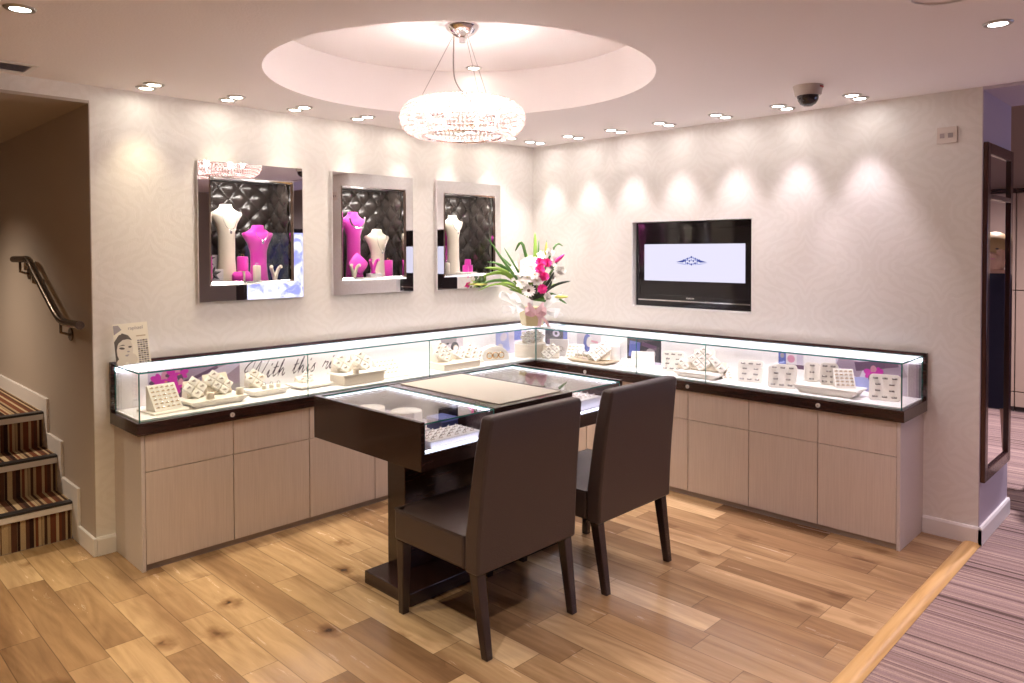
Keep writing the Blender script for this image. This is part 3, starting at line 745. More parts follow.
for k, (x, y, z, lab) in enumerate(((-2.70, 0.16, NF + 0.0, 'tall grey white gift card with dark star flower in the niche nearest the stairs'), (-2.705, 0.07, NF, 'low grey gift card with dark star flower in the niche corner nearest the stairs'))):
    t = thing('gift_card', lab, 'card', (x, y, z))
    hh = 0.17 if k == 0 else 0.085
    b = MB(); b.box(-0.055, 0.055, -0.004, 0.004, 0, hh); b.build('card_board', 'p_pale', t, world=False, bevel=0.002)
    b = MB()
    for q in range(6):
        a = 2 * PI * q / 6 + 0.3
        p = V((cos(a), 0, sin(a))); r = V((-sin(a), 0, cos(a)))
        ctr = V((-0.012, -0.008, hh - 0.028))
        b.add([ctr, ctr + p * 0.02 + r * 0.011, ctr + p * 0.05 + V((0, -0.012, 0)), ctr + p * 0.02 - r * 0.011, ctr + p * 0.02 + V((0, -0.008, 0))], [(0, 1, 4), (1, 2, 4), (2, 3, 4), (3, 0, 4), (0, 3, 2, 1)])
    b.build('star_flower', 'p_dark', t, world=False)
# middle niche
bust(-1.695, 0.13, NF, 1.868, 0.205, 'magenta', 'magenta necklace bust with pearl strand in the middle niche', GB)
necklace(-1.695, 0.115, 1.83, 0.062, 0.075, 'pearl strand on the magenta bust in the middle niche', False, 0.0055)
bust(-1.515, 0.10, NF, 1.752, 0.205, 'cream', 'cream necklace bust with long pendant in the middle niche', GB)
necklace(-1.515, 0.085, 1.71, 0.04, 0.11, 'long fine necklace on the cream bust in the middle niche', fat=0.0012)
t = thing('ring_cushion', 'magenta diamond cushion standing before the magenta bust in the middle niche', 'cushion', (-1.70, 0.065, NF))
b = MB(MX.Translation((0, 0, 0.10)) @ MX.Rotation(RAD(-18), 4, 'X') @ MX.Rotation(RAD(45), 4, 'Y'))
b.loft([(0, 0, -0.06, 0.004, 0.004), (0, 0, -0.058, 0.056, 0.012), (0, 0, -0.03, 0.062, 0.022), (0, 0, 0.03, 0.062, 0.022), (0, 0, 0.058, 0.056, 0.012), (0, 0, 0.06, 0.004, 0.004)], 16); b.build('pad', 'magenta', t, world=False, smooth=True)
b = MB(); b.loft([(0, 0, 0, 0.04, 0.03), (0, 0, 0.05, 0.03, 0.02)], 16); b.build('foot', 'magenta', t, world=False, smooth=True)
vee(-1.755, 0.035, NF, 'pair of cream ring fingers before the magenta cushion in the middle niche')
vee(-1.592, 0.045, NF + 0.034, 'pair of dark pink ring fingers standing on the small white box', 'magenta')
t = thing('display_box', 'small white box below the cream bust in the middle niche', 'box', (-1.575, 0.055, NF))
b = MB(); b.hexa([(-0.05, -0.03, 0), (0.05, -0.03, 0), (0.05, 0.03, 0), (-0.05, 0.03, 0)], [(-0.05, -0.024, 0.033), (0.05, -0.024, 0.033), (0.05, 0.03, 0.033), (-0.05, 0.03, 0.033)]); b.build('body', 'p_white', t, world=False, bevel=0.003)
stump(-1.440, 0.075, NF, 0.031, 0.125, 'magenta', 'magenta cylinder stand at the right of the cream bust in the middle niche')
# niche beside the flowers
bust(-0.792, 0.115, NF, 1.872, 0.205, 'cream', 'tall cream necklace bust in the niche beside the flowers', GB)
necklace(-0.792, 0.10, 1.825, 0.05, 0.075, 'silver heart necklace on the tall cream bust beside the flowers')
bust(-0.800, 0.225, NF, 1.765, 0.20, 'magenta', 'magenta necklace bust half behind the cream one beside the flowers', GB)
necklace(-0.800, 0.205, 1.72, 0.035, 0.07, 'fine pendant on the magenta bust beside the flowers', fat=0.0012)
t = thing('display_box', 'flat cream riser under the pink bracelet stand beside the flowers', 'riser', (-0.715, 0.06, NF))
b = MB(); b.box(-0.085, 0.085, -0.045, 0.045, 0, 0.022); b.build('body', 'pad_white', t, world=False, bevel=0.003)
t = thing('bracelet_stand', 'pink bracelet stand on the cream riser beside the flowers', 'bracelet stand', (-0.690, 0.06, NF + 0.0225))
for s, zz in ((-0.022, 0.0), (0.02, 0.0), (0.0, 0.045)):
    b = MB(); b.loft([(s, 0, zz, 0.024, 0.022), (s, 0, zz + 0.02, 0.028, 0.026), (s, 0, zz + 0.055, 0.024, 0.022)], 14); b.build('pad', 'magenta', t, world=False, smooth=True)
stump(-0.905, 0.055, NF, 0.02, 0.10, 'cream', 'cream ring stump at the left edge of the niche beside the flowers')

# ------------------------------------------------------------------ television
t = thing('television', 'black wall television showing a blue jewel motif on a pale screen', 'television', (0.06, -1.495, TVZ0 + 0.012))
ty0, ty1, tz0, tz1 = TVY0 + 0.014, TVY1 - 0.014, TVZ0 + 0.012, TVZ1 - 0.012
TX = 0.045
b = MB(); b.box(TX + 0.002, TX + 0.07, ty0, ty1, tz0, tz1); b.build('casing', 'black_matte', t, bevel=0.004)
b = MB()
for (a, c_, d, e) in ((ty0, ty1, tz1 - 0.05, tz1), (ty0, ty1, tz0, tz0 + 0.085), (ty0, ty0 + 0.035, tz0 + 0.085, tz1 - 0.05), (ty1 - 0.035, ty1, tz0 + 0.085, tz1 - 0.05)):
    b.box(TX - 0.004, TX + 0.002, a, c_, d, e)
b.build('bezel', 'black', t, bevel=0.002)
b = MB(); b.box(TX - 0.0015, TX + 0.0018, ty0 + 0.035, ty1 - 0.035, tz0 + 0.085, tz1 - 0.05); scn = b.build('screen', 'black', t)
sy0, sy1, sz0, sz1 = -1.905, -1.098, 1.372, 1.640
b = MB(); b.box(TX - 0.0022, TX - 0.0014, sy0, sy1, sz0, sz1); b.build('picture', 'screen_white', scn)
b = MB(); my, mz = -1.495, 1.512; X = TX - 0.0026
def diam(b, y, z, r, mi=0, rz=None): b.add([(X, y - r, z), (X, y, z - (rz or r)), (X, y + r, z), (X, y, z + (rz or r))], [(0, 1, 2, 3)], mi)
for s in (-1, 1):
    b.add([(X, my + s * 0.125, mz - 0.002), (X, my + s * 0.07, mz + 0.012), (X, my + s * 0.045, mz + 0.022), (X, my + s * 0.045, mz + 0.006), (X, my + s * 0.07, mz - 0.004)], [(0, 1, 2, 3, 4)], 0)
    b.add([(X, my + s * 0.13, mz - 0.008), (X, my + s * 0.07, mz - 0.012), (X, my + s * 0.02, mz - 0.022), (X, my + s * 0.07, mz - 0.018)], [(0, 1, 2, 3)], 1)
for k in range(-4, 5):
    zz = mz + 0.034 - abs(k) * 0.006
    diam(b, my + k * 0.016, zz, 0.0095, k % 2)
for k in range(-3, 4):
    diam(b, my + k * 0.016, mz + 0.013 - (abs(k) % 2) * 0.006, 0.0085, (k + 1) % 2)
    diam(b, my + k * 0.015, mz - 0.010 - (2 - abs(k)) * 0.004 if abs(k) < 3 else mz - 0.008, 0.009, k % 2)
b.build('jewel_motif', ['screen_blue', 'screen_mid'], scn)
b = MB(); b.box(TX - 0.0065, TX - 0.004, ty0 + 0.02, ty1 - 0.02, tz0 + 0.040, tz0 + 0.049); b.build('chrome_strip', 'chrome', t)
b = MB()
for k in range(6): b.box(TX - 0.0052, TX - 0.004, -1.515 + k * 0.011 - 0.0035, -1.515 + k * 0.011 + 0.0035, tz0 + 0.062, tz0 + 0.072)
b.build('silver_badge', 'silver', t)

# ------------------------------------------------------------------ cabinets under the counter
FD = 0.3936
def cabinet(a0, a1, run, label, end=None):
    """one unit; run 'L' lies along x on the left wall, 'R' along y on the right wall"""
    mid = (a0 + a1) / 2
    t = thing('base_cabinet', label, 'cabinet', (mid, -0.19, 0) if run == 'L' else (-0.19, mid, 0), 0, 'taupe cabinets under the counter')
    def bx(b, a, c_, d0, d1, z0, z1):
        if run == 'L': b.box(a, c_, -d1, -d0, z0, z1)
        else: b.box(-d1, -d0, a, c_, z0, z1)
    g = 0.0022
    b = MB(); bx(b, a0 + 0.001, a1 - 0.001, 0.004, FD - 0.020, 0.03, 0.684); b.build('carcass', 'gap', t)
    b = MB(); bx(b, a0 + g, a1 - g, FD - 0.0185, FD, 0.499, 0.683); b.build('drawer_front', 'lam', t, bevel=0.0012)
    b = MB(); bx(b, a0 + g, a1 - g, FD - 0.0185, FD, 0.032, 0.4955); b.build('door', 'lam', t, bevel=0.0012)
    b = MB(); bx(b, a0, a1, 0.02, FD - 0.012, 0.0, 0.030); b.build('plinth', 'kick', t)
    if end is not None:
        e0, e1 = end
        b = MB(); bx(b, e0, e1, 0.001, FD + 0.003, 0, 0.685); b.build('end_panel', 'lam_end', t, bevel=0.0012)
LX = [-3.268, -2.813, -2.354, -1.895, -1.436, -0.977, -0.414]
ll = ['taupe cabinet at the stair end of the left counter with pale end panel', 'taupe cabinet under the script lettering, second from the stair end', 'taupe cabinet half hidden by the dark desk, third from the stair end',
      'taupe cabinet behind the desk pedestal on the left counter', 'taupe cabinet behind the nearer chair on the left counter', 'taupe cabinet of the left counter ending at the corner']
for k in range(6): cabinet(LX[k] + (0.0 if k else 0.0), LX[k + 1], 'L', ll[k], (-3.2865, -3.2685) if k == 0 else None)
RY = [-2.990, -2.572, -2.153, -1.733, -1.312, -0.892, -0.414]
rl = ['taupe cabinet at the carpet end of the right counter with pale end panel', 'taupe cabinet second from the carpet end of the right counter', 'taupe cabinet third from the carpet end, beside the farther chair',
      'taupe cabinet mostly behind the farther chair on the right counter', 'taupe cabinet seen between the two chair backs', 'taupe cabinet of the right counter ending at the corner']
for k in range(6): cabinet(RY[k], RY[k + 1], 'R', rl[k], (-3.0085, -2.9905) if k == 0 else None)

# worktop
WT = 0.749; WB = 0.6862; E0, E1, EF = -3.306, -3.028, -0.4116
t = thing('worktop', 'dark wood L shaped counter slab under the glass showcase', 'worktop', (-1.0, -1.0, WB))
b = MB(); b.prism([(E0, -0.002), (E0, EF), (EF, EF), (EF, E1), (-0.002, E1), (-0.002, -0.002)], WB, WT); b.build('slab', 'wood', t, bevel=0.002)
for x in (-2.825, -1.05):
    b = MB(); b.cyl((x, EF - 0.005, 0.719), 0.0125, 0.005, 18, axis=1); lk = b.build('lock', 'lockmetal', t, smooth=True)
    b = MB(); b.box(x - 0.001, x + 0.001, EF - 0.0056, EF - 0.0048, 0.714, 0.724); b.build('keyhole', 'black_matte', lk)
for y in (-0.895, -1.741, -2.580):
    b = MB(); b.cyl((EF - 0.005, y, 0.716), 0.0125, 0.005, 18, axis=0); lk = b.build('lock', 'lockmetal', t, smooth=True)
    b = MB(); b.box(EF - 0.0056, EF - 0.0048, y - 0.001, y + 0.001, 0.711, 0.721); b.build('keyhole', 'black_matte', lk)

# glass showcase
GF = -0.3804; GT = 0.996; BZ = 0.757
t = thing('glass_showcase', 'long L shaped glass showcase with light strips along the walls', 'showcase', (-1.0, -1.0, WT))
b = MB(); b.prism([(-3.284, -0.024), (-3.284, GF + 0.008), (GF + 0.008, GF + 0.008), (GF + 0.008, -3.006), (-0.024, -3.006), (-0.024, -0.024)], WT + 0.0003, BZ); b.build('base_board', 'case_white', t)
b = MB(); b.box(E0, -0.001, -0.022, -0.001, WT, 1.0133); b.box(-0.022, -0.001, E1, -0.022, WT, 1.0133); b.build('back_board', 'wood', t)
b = MB(); b.box(-3.283, -0.0225, -0.0245, -0.0222, BZ, 0.994); b.box(-0.0245, -0.0222, -3.005, -0.0245, BZ, 0.994); bk = b.build('back_lining', 'case_white', t)
b = MB(); b.box(-3.283, -0.024, -0.040, -0.0247, 0.966, 0.985); b.build('led_strip', 'led', t)
b = MB(); b.box(-0.040, -0.0247, -3.005, -0.041, 0.966, 0.985); b.build('led_strip', 'led', t)
gt = 0.007
fx = [-3.286, -2.350, -1.435, GF]
for k in range(3):
    b = MB(); b.pane(fx[k] + (0.0 if k == 0 else 0.001), fx[k + 1] - 0.001, GF, GF + gt, WT + 0.0003, GT - gt, 1); b.build('front_pane', ['glass', 'glass_edge'], t)
fy = [-3.008, -1.850, -1.318, GF - 0.001]
for k in range(3):
    b = MB(); b.pane(GF, GF + gt, fy[k] + 0.001, fy[k + 1] - 0.001, WT + 0.0003, GT - gt, 0); b.build('front_pane', ['glass', 'glass_edge'], t)
b = MB(); b.pane(-3.286, -3.286 + gt, GF + gt + 0.0005, -0.0245, WT + 0.0003, GT - gt, 0); b.build('end_pane', ['glass', 'glass_edge'], t)
b = MB(); b.pane(GF + gt + 0.0005, -0.0245, -3.008, -3.008 + gt, WT + 0.0003, GT - gt, 1); b.build('end_pane', ['glass', 'glass_edge'], t)
b = MB(); b.pane(-3.286, -0.0225, GF - 0.001, -0.0225, GT - gt, GT + 0.0015, 2); b.build('top_pane', ['glass', 'glass_edge'], t)
b = MB(); b.pane(GF - 0.001, -0.0225, -3.008, GF - 0.002, GT - gt, GT + 0.0015, 2); b.build('top_pane', ['glass', 'glass_edge'], t)
# script lettering on the back lining
G = {
 'W': ([[(0.45, 1.2), (0.1, 1.0), (0.0, 1.45), (0.45, 2.1), (1.05, 2.35), (0.95, 1.4), (0.75, 0.2), (0.8, -0.25), (1.35, 0.9), (1.95, 2.25), (1.85, 1.2), (1.85, 0.15), (2.0, 0.0), (2.5, 0.9), (3.0, 2.3)]], 3.1),
 'i': ([[(0.0, 0.3), (0.3, 0.95), (0.22, 0.25), (0.32, 0.02), (0.6, 0.35)], [(0.40, 1.45), (0.52, 1.75)]], 0.74),
 't': ([[(0.0, 0.3), (0.35, 1.2), (0.45, 1.9), (0.25, 0.5), (0.3, 0.05), (0.65, 0.35)], [(0.05, 1.15), (0.75, 1.25)]], 0.76),
 'h': ([[(0.0, 0.3), (0.45, 1.5), (0.55, 2.1), (0.35, 1.6), (0.2, 0.0)], [(0.22, 0.3), (0.6, 0.95), (0.8, 0.8), (0.72, 0.2), (0.85, 0.02), (1.1, 0.35)]], 1.22),
 's': ([[(0.0, 0.2), (0.35, 0.8), (0.58, 1.05), (0.42, 0.80), (0.52, 0.45), (0.50, 0.10), (0.25, -0.04), (0.02, 0.10)]], 0.85),
 'r': ([[(0.0, 0.3), (0.3, 1.1), (0.38, 0.9), (0.75, 0.95), (0.6, 0.3), (0.7, 0.02), (0.95, 0.35)]], 0.95),
 'n': ([[(0.0, 0.3), (0.25, 0.95), (0.2, 0.0)], [(0.22, 0.3), (0.6, 0.95), (0.8, 0.8), (0.72, 0.2), (0.85, 0.02), (1.1, 0.35)]], 1.1),
 'g': ([[(0.7, 0.9), (0.35, 0.95), (0.1, 0.4), (0.3, 0.05), (0.65, 0.5), (0.75, 0.95), (0.6, -0.4), (0.3, -1.0), (0.0, -0.8), (0.4, -0.2), (1.0, 0.35), (1.3, 0.6)]], 1.2), ' ': ([], 0.9)}
b = MB(); sc_ = 0.048; cx = -2.585
for ch in 'With this ring':
    st_, adv = G[ch]
    for p in st_:
        pts = []
        for q in spline([(u, 0, v) for u, v in p], 5):
            u = q.x + 0.30 * q.z
            pts.append((cx + u * sc_, 0, 0.822 + (cx + u * sc_ + 2.58) * 0.012 + q.z * sc_))
        nn = len(pts); rr = [0.0015 + 0.0022 * abs(sin(3.0 * PI * i / max(nn - 1, 1))) for i in range(nn)]
        m0 = len(b.v); b.tube(pts, rr, 6)
        for i in range(m0, len(b.v)): b.v[i].y = -0.0250 + b.v[i].y * 0.15
    cx += adv * sc_
b.build('script_lettering', 'ink', bk)

# printed posters on the back lining
def poster(run, a0, a1, z0, z1, base, shapes, label, d=0.0255, name='poster'):
    """shapes: (kind,u,v,ru,rv,angle,material) in 0..1 of the poster, u to the right as seen"""
    mats = [base]; b = MB()
    w = abs(a1 - a0)
    P = (lambda u, v, h: (a0 + (a1 - a0) * u, -d - h, z0 + (z1 - z0) * v)) if run == 'L' else (lambda u, v, h: (-d - h, a0 + (a1 - a0) * u, z0 + (z1 - z0) * v))
    if run == 'L': b.box(a0, a1, -d, -d + 0.0008, z0, z1)
    else: b.box(-d, -d + 0.0008, a0, a1, z0, z1)
    asp = w / (z1 - z0)
    for k, (kind, u, v, ru, rv, an, mt) in enumerate(shapes):
        if mt not in mats: mats.append(mt)
        mi = mats.index(mt); h = 0.0002 + 0.00008 * k
        n = 18 if kind == 'e' else 4
        pts = []
        for i in range(n):
            a = 2 * PI * i / n + (PI / 4 if n == 4 else 0)
            k2 = 1 if n > 4 else sqrt(2)
            x = ru * k2 * cos(a) * asp; y = rv * k2 * sin(a)
            X2 = x * cos(an) - y * sin(an); Y2 = x * sin(an) + y * cos(an)
            pts.append(P(min(max(u + X2 / asp, 0), 1), min(max(v + Y2, 0), 1), h))
        b.add(pts, [tuple(range(n))], mi)
    o = b.build(name, mats); tag(o, label, 'poster'); return o
orchid = lambda u, v, s: [('e', u + s * 0.9 * cos(a), v + s * 1.25 * sin(a), s * 0.42, s * 0.6, a, m) for a, m in ((0.9, 'p_plum'), (2.1, 'p_mag'), (3.2, 'p_plum'), (4.5, 'p_mag'), (5.7, 'p_mag'))] + [('e', u + s * 0.8 * cos(a), v + s * 1.1 * sin(a), s * 0.55, s * 0.8, a, m) for a, m in ((0.3, 'p_mag'), (1.5, 'p_pink'), (2.6, 'p_mag'), (3.9, 'p_mag'), (5.1, 'p_plum'))] + [('e', u, v, s * 0.4, s * 0.5, 0, 'p_mag'), ('e', u + 0.02, v - 0.02, s * 0.14, s * 0.2, 0, 'p_org')]
poster('L', -3.12, -2.60, 0.758, 0.955, 'p_mauve', [('r', 0.12, 0.75, 0.16, 0.4, 0.15, 'p_lav'), ('r', 0.70, 0.60, 0.34, 0.10, 0.40, 'p_grey'), ('r', 0.86, 0.78, 0.22, 0.22, 0.45, 'p_lav'), ('r', 0.55, 0.30, 0.30, 0.12, 0.30, 'p_plum'), ('r', 0.50, 0.62, 0.26, 0.05, 0.35, 'p_plum'), ('r', 0.75, 0.14, 0.26, 0.10, 0.1, 'p_grey'), ('e', 0.46, 0.10, 0.09, 0.12, 0.2, 'p_pale')] + orchid(0.16, 0.62, 0.115) + orchid(0.30, 0.78, 0.095) + orchid(0.33, 0.42, 0.09),
       'mauve poster with magenta orchids at the stair end of the showcase')
poster('L', -1.04, -0.82, 0.80, 0.955, 'p_pale', [('r', 0.35, 0.8, 0.35, 0.2, 0, 'p_grey'), ('e', 0.62, 0.42, 0.18, 0.26, 0.5, 'p_dark'), ('e', 0.66, 0.36, 0.11, 0.17, 0.5, 'p_skin'), ('e', 0.3, 0.62, 0.06, 0.05, 0, 'p_dark')],
       'small grey poster with a dark haired head above the ring blocks left of the corner')
poster('L', -0.47, -0.06, 0.758, 0.955, 'p_lav', [('r', 0.18, 0.62, 0.18, 0.4, 0.1, 'p_sky'), ('e', 0.22, 0.7, 0.10, 0.16, 0.4, 'p_lav'), ('r', 0.62, 0.75, 0.10, 0.24, 0, 'p_blue'), ('e', 0.28, 0.2, 0.12, 0.12, 0, 'p_sky'), ('e', 0.12, 0.3, 0.08, 0.14, 0, 'p_pale')],
       'blue and lilac poster in the showcase corner behind the cream drum')
poster('R', -0.40, -0.16, 0.82, 0.955, 'p_dark', [('r', 0.08, 0.5, 0.10, 0.5, 0, 'p_blue'), ('e', 0.5, 0.7, 0.16, 0.2, 0, 'p_lav'), ('r', 0.5, 0.2, 0.40, 0.12, 0, 'p_plum'), ('e', 0.5, 0.72, 0.07, 0.1, 0, 'p_dark')][::1],
       'dark poster with a pale ring picture right of the showcase corner')
poster('R', -0.74, -0.50, 0.758, 0.955, 'p_pale', [('e', 0.55, 0.55, 0.17, 0.36, 0, 'p_blue'), ('e', 0.46, 0.6, 0.13, 0.22, 0.3, 'p_white'), ('r', 0.25, 0.62, 0.14, 0.04, 0.1, 'p_pink')],
       'pale poster with a blue crescent behind the bracelet tray')
poster('R', -1.29, -0.99, 0.758, 0.955, 'p_lav', [('r', 0.5, 0.55, 0.5, 0.45, 0, 'p_dark'), ('r', 0.78, 0.5, 0.16, 0.3, 0.1, 'p_blue'), ('e', 0.3, 0.4, 0.14, 0.2, 0.3, 'p_grey'), ('r', 0.35, 0.68, 0.22, 0.08, 0.2, 'p_navy' if 'p_navy' in M else 'p_plum')],
       'dark navy poster behind the glass joint right of the white drum')
poster('R', -2.335, -2.17, 0.845, 0.955, 'p_white', [('r', 0.5, 0.12, 0.5, 0.12, 0, 'p_plum'), ('r', 0.16, 0.55, 0.12, 0.3, 0, 'p_lav'), ('e', 0.5, 0.55, 0.15, 0.22, 0, 'p_pink'), ('r', 0.85, 0.45, 0.15, 0.45, 0, 'p_blue'), ('e', 0.85, 0.7, 0.08, 0.14, 0, 'p_grey')],
       'small colour strip poster above the white ring pads near the carpet end')
poster('R', -2.93, -2.53, 0.758, 0.955, 'p_lav', [('r', 0.25, 0.70, 0.22, 0.28, -0.3, 'p_mauve'), ('r', 0.80, 0.75, 0.2, 0.24, 0.4, 'p_mauve'), ('r', 0.42, 0.84, 0.3, 0.14, -0.2, 'p_plum'), ('e', 0.62, 0.22, 0.2, 0.2, 0, 'p_sky')] + orchid(0.45, 0.56, 0.11) + orchid(0.30, 0.36, 0.08),
       'lilac poster with magenta orchids at the carpet end of the showcase')
poster('R', -3.0, -2.935, 0.758, 0.945, 'p_end', [('e', 0.1, 0.5, 0.5, 0.52, 0.0, 'p_mauve'), ('e', 0.0, 0.5, 0.3, 0.45, 0.0, 'p_grey')],
       'narrow grey mauve print at the very carpet end of the showcase')

# ------------------------------------------------------------------ ring displays in the showcase
rb = MB()
ringpts_ = [(0.0092 * cos(a), -0.0092 * sin(a), 0) for a in [RAD(8) + RAD(164) * k / 10 for k in range(11)]]
rb.tube(ringpts_, 0.0017, 6); rb.ball((0, -0.0115, 0), (0.0048, 0.003, 0.0042), 6, 4, 1)
RING_OBJ = {}
def ring(mx, label, group, gold=False):
    if gold not in RING_OBJ:
        o = rb.build('ring', ['gold' if gold else 'silver', 'silver'], center=False, smooth=True); RING_OBJ[gold] = o; first = True
    else:
        o = RING_OBJ[gold].copy(); COL.objects.link(o)
    o.matrix_world = mx
    o['label'] = label; o['category'] = 'ring'; o['group'] = group
    return o
def frame(tl, base=(0, 0, 0)):
    """plane tilted back by tl from vertical: local (u, depth, v)"""
    return MX(((1, 0, 0, base[0]), (0, cos(tl), sin(tl), base[1]), (0, -sin(tl), cos(tl), base[2]), (0, 0, 0, 1)))
def rootmx(t): return MX.Translation(t.location) @ MX.Rotation(t.rotation_euler.z, 4, 'Z')
GD = 'ring display stands in the showcase'
def roundrect(w, h, r, n=5):
    pts = []
    for cx_, cz_, a0 in ((w / 2 - r, h - r, 0), (-w / 2 + r, h - r, 90), (-w / 2 + r, r, 180), (w / 2 - r, r, 270)):
        for k in range(n + 1):
            a = RAD(a0 + 90 * k / n); pts.append((cx_ + r * cos(a), cz_ + r * sin(a)))
    return pts
def ring_pad(x, y, rz, where, w=0.158, h=0.145, tl=RAD(22), rows=(3, 2, 2, 3), z=BZ, gold=False):
    lab = 'white square ring pad ' + where
    t = thing('ring_pad', lab, 'ring display', (x, y, z + 0.0005), rz, GD)
    Fm = frame(tl)
    b = MB(Fm); b.prism(roundrect(w, h, 0.022), 0.0, 0.02, axis=1); pd = b.build('pad', 'pad_white', t, world=False, bevel=0.003)
    dx = sin(tl) * h; b = MB(); b.prism([(0.024, 0.0), (0.06 + dx * 0.6, 0.0), (0.024 + 0.62 * dx, 0.60 * h)], -w * 0.2, w * 0.2, axis=0); b.build('easel', 'pad_back', t, world=False)
    b = MB(Fm)
    for j, nr in enumerate(rows):
        v = h * (0.84 - 0.70 * j / max(len(rows) - 1, 1)) if len(rows) > 1 else h * 0.5
        for i in range(nr):
            span = 0.60 if nr == 3 else 0.44 if len(rows) != 3 else 0.4
            u = w * (0.0 if nr == 1 else (i / (nr - 1) - 0.5) * span)
            b.box(u - 0.013, u + 0.013, -0.0006, 0.001, v - 0.0045, v + 0.0045)
            ring(rootmx(t) @ Fm @ MX.Translation((u, -0.001, v)), 'ring in the ' + lab, 'rings in the ' + lab, gold)
    b.build('slots', 'slot', pd, world=False)
    return t
def ring_blocks(x, y, rz, where, nx=2, ny=2, s=0.052, tl=RAD(48), z=BZ, skip=(), gold=False):
    """diamond set square pads on a sloping easel"""
    lab = 'cluster of cream diamond ring blocks ' + where
    t = thing('ring_blocks', lab, 'ring display', (x, y, z + 0.0005), rz, GD)
    d = s * 1.06 / sqrt(2); Fm = frame(tl)
    cells = [(i, j) for i in range(nx) for j in range(ny) if (i, j) not in skip]
    top = 0; b = MB(Fm)
    for (i, j) in cells:
        u = (i - j - (nx - ny) / 2) * d; v = (i + j) * d + s / sqrt(2)
        top = max(top, v)
        k = s / sqrt(2) * 0.96
        pb = MB(Fm); pts = [(u, v - k), (u + k, v), (u, v + k), (u - k, v)]
        pb.prism(pts, 0.0, 0.022, axis=1); pd = pb.build('block', 'pad_white', t, world=False, bevel=0.003)
        sb = MB(Fm); sb.box(u - 0.011, u + 0.011, -0.0006, 0.001, v - 0.004, v + 0.004); sb.build('slot', 'slot_soft', pd, world=False)
        ring(rootmx(t) @ Fm @ MX.Translation((u, -0.001, v)), 'ring in the ' + lab, 'rings in the ' + lab, gold)
    hh = (top + s / sqrt(2) * 0.4)
    p1 = Fm @ V((0, 0.023, hh)); p0 = Fm @ V((0, 0.023, 0.03))
    wdt = (max(nx, ny) - 0.4) * d * 0.8
    b = MB(); b.prism([(p0.y, max(p0.z, 0.002)), (p0.y + 0.005, 0.0), (p1.y + 0.02, 0.0), (p1.y + 0.006, p1.z)], -wdt, wdt, axis=0); b.build('easel', 'pad_back', t, world=False)
    return t
def ring_wedge(x, y, rz, where, w=0.18, L=0.17, tl=RAD(38), nx=6, ny=6, z=BZ, base=True, nr=0):
    lab = 'sloping cream ring tray ' + where
    t = thing('ring_wedge', lab, 'ring display', (x, y, z + 0.0005), rz, GD)
    if base:
        b = MB(); b.box(-w / 2 - 0.025, w / 2 + 0.025, -0.04, L * 0.8 + 0.03, 0, 0.010); b.build('base_plate', 'pad_white', t, world=False, bevel=0.002)
    zb = 0.0105 if base else 0
    Fm = frame(tl, (0, 0, zb)); p1 = Fm @ V((0, 0, L))
    b = MB(); b.prism([(0, zb), (p1.y + 0.01, zb), (p1.y + 0.012, p1.z), (p1.y, p1.z)], -w / 2, w / 2, axis=0); wd = b.build('wedge', 'pad_white', t, world=False, bevel=0.002)
    b = MB(Fm)
    for j in range(ny):
        for i in range(nx):
            u = w * ((i + 0.5) / nx - 0.5) * 0.92; v = L * (0.06 + 0.90 * (j + 0.5) / ny)
            b.box(u - 0.009, u + 0.009, -0.0006, 0.001, v - 0.003, v + 0.003)
            ring(rootmx(t) @ Fm @ MX.Translation((u, -0.001, v)) @ MX.Scale(0.8, 4), 'ring in the ' + lab, 'rings in the ' + lab, True)
    b.build('slots', 'p_tan', wd, world=False)
    return t
def tray(x, y, rz, label, w=0.32, d=0.2, h=0.03, mat='pad_white', z=BZ):
    t = thing('display_tray', label, 'tray', (x, y, z + 0.0005), rz, 'low trays in the showcase')
    k = 0.80
    b = MB(); b.hexa([(-w / 2 * k, -d / 2 * k, 0), (w / 2 * k, -d / 2 * k, 0), (w / 2 * k, d / 2 * k, 0), (-w / 2 * k, d / 2 * k, 0)], [(-w / 2, -d / 2, h - 0.008), (w / 2, -d / 2, h - 0.008), (w / 2, d / 2, h - 0.008), (-w / 2, d / 2, h - 0.008)])
    b.build('dish', mat, t, world=False, bevel=0.002)
    b = MB(); b.box(-w / 2, w / 2, -d / 2, d / 2, h - 0.0078, h); b.build('rim_plate', mat, t, world=False, bevel=0.002)
    return t
def drum(x, y, r, h, label, z=BZ, mat='pad_white'):
    t = thing('display_drum', label, 'riser', (x, y, z + 0.0005))
    b = MB(); b.lathe([(r, 0), (r, h - 0.006), (r - 0.006, h), (0.0001, h)], seg=36); b.build('body', mat, t, world=False, smooth=True)
    b = MB(); b.torus((0, 0, h - 0.002), r - 0.004, 0.0035, n=36); b.build('rim', 'pad_white', t, world=False, smooth=True)
    return t
def bracelet(x, y, z, rz, label, r=0.032):
    t = thing('bracelet', label, 'bracelet', (x, y, z), rz)
    b = MB(); b.torus((0, 0, r + 0.005), r, 0.0045, MX.Rotation(PI / 2, 3, 'Y'), 20, 6); b.build('band', 'silver', t, world=False, smooth=True)
    b = MB(); b.cyl((-0.02, 0, r + 0.005), r - 0.007, 0.04, 16, axis=0); b.build('roll', 'pad_white', t, world=False, smooth=True)
    return t
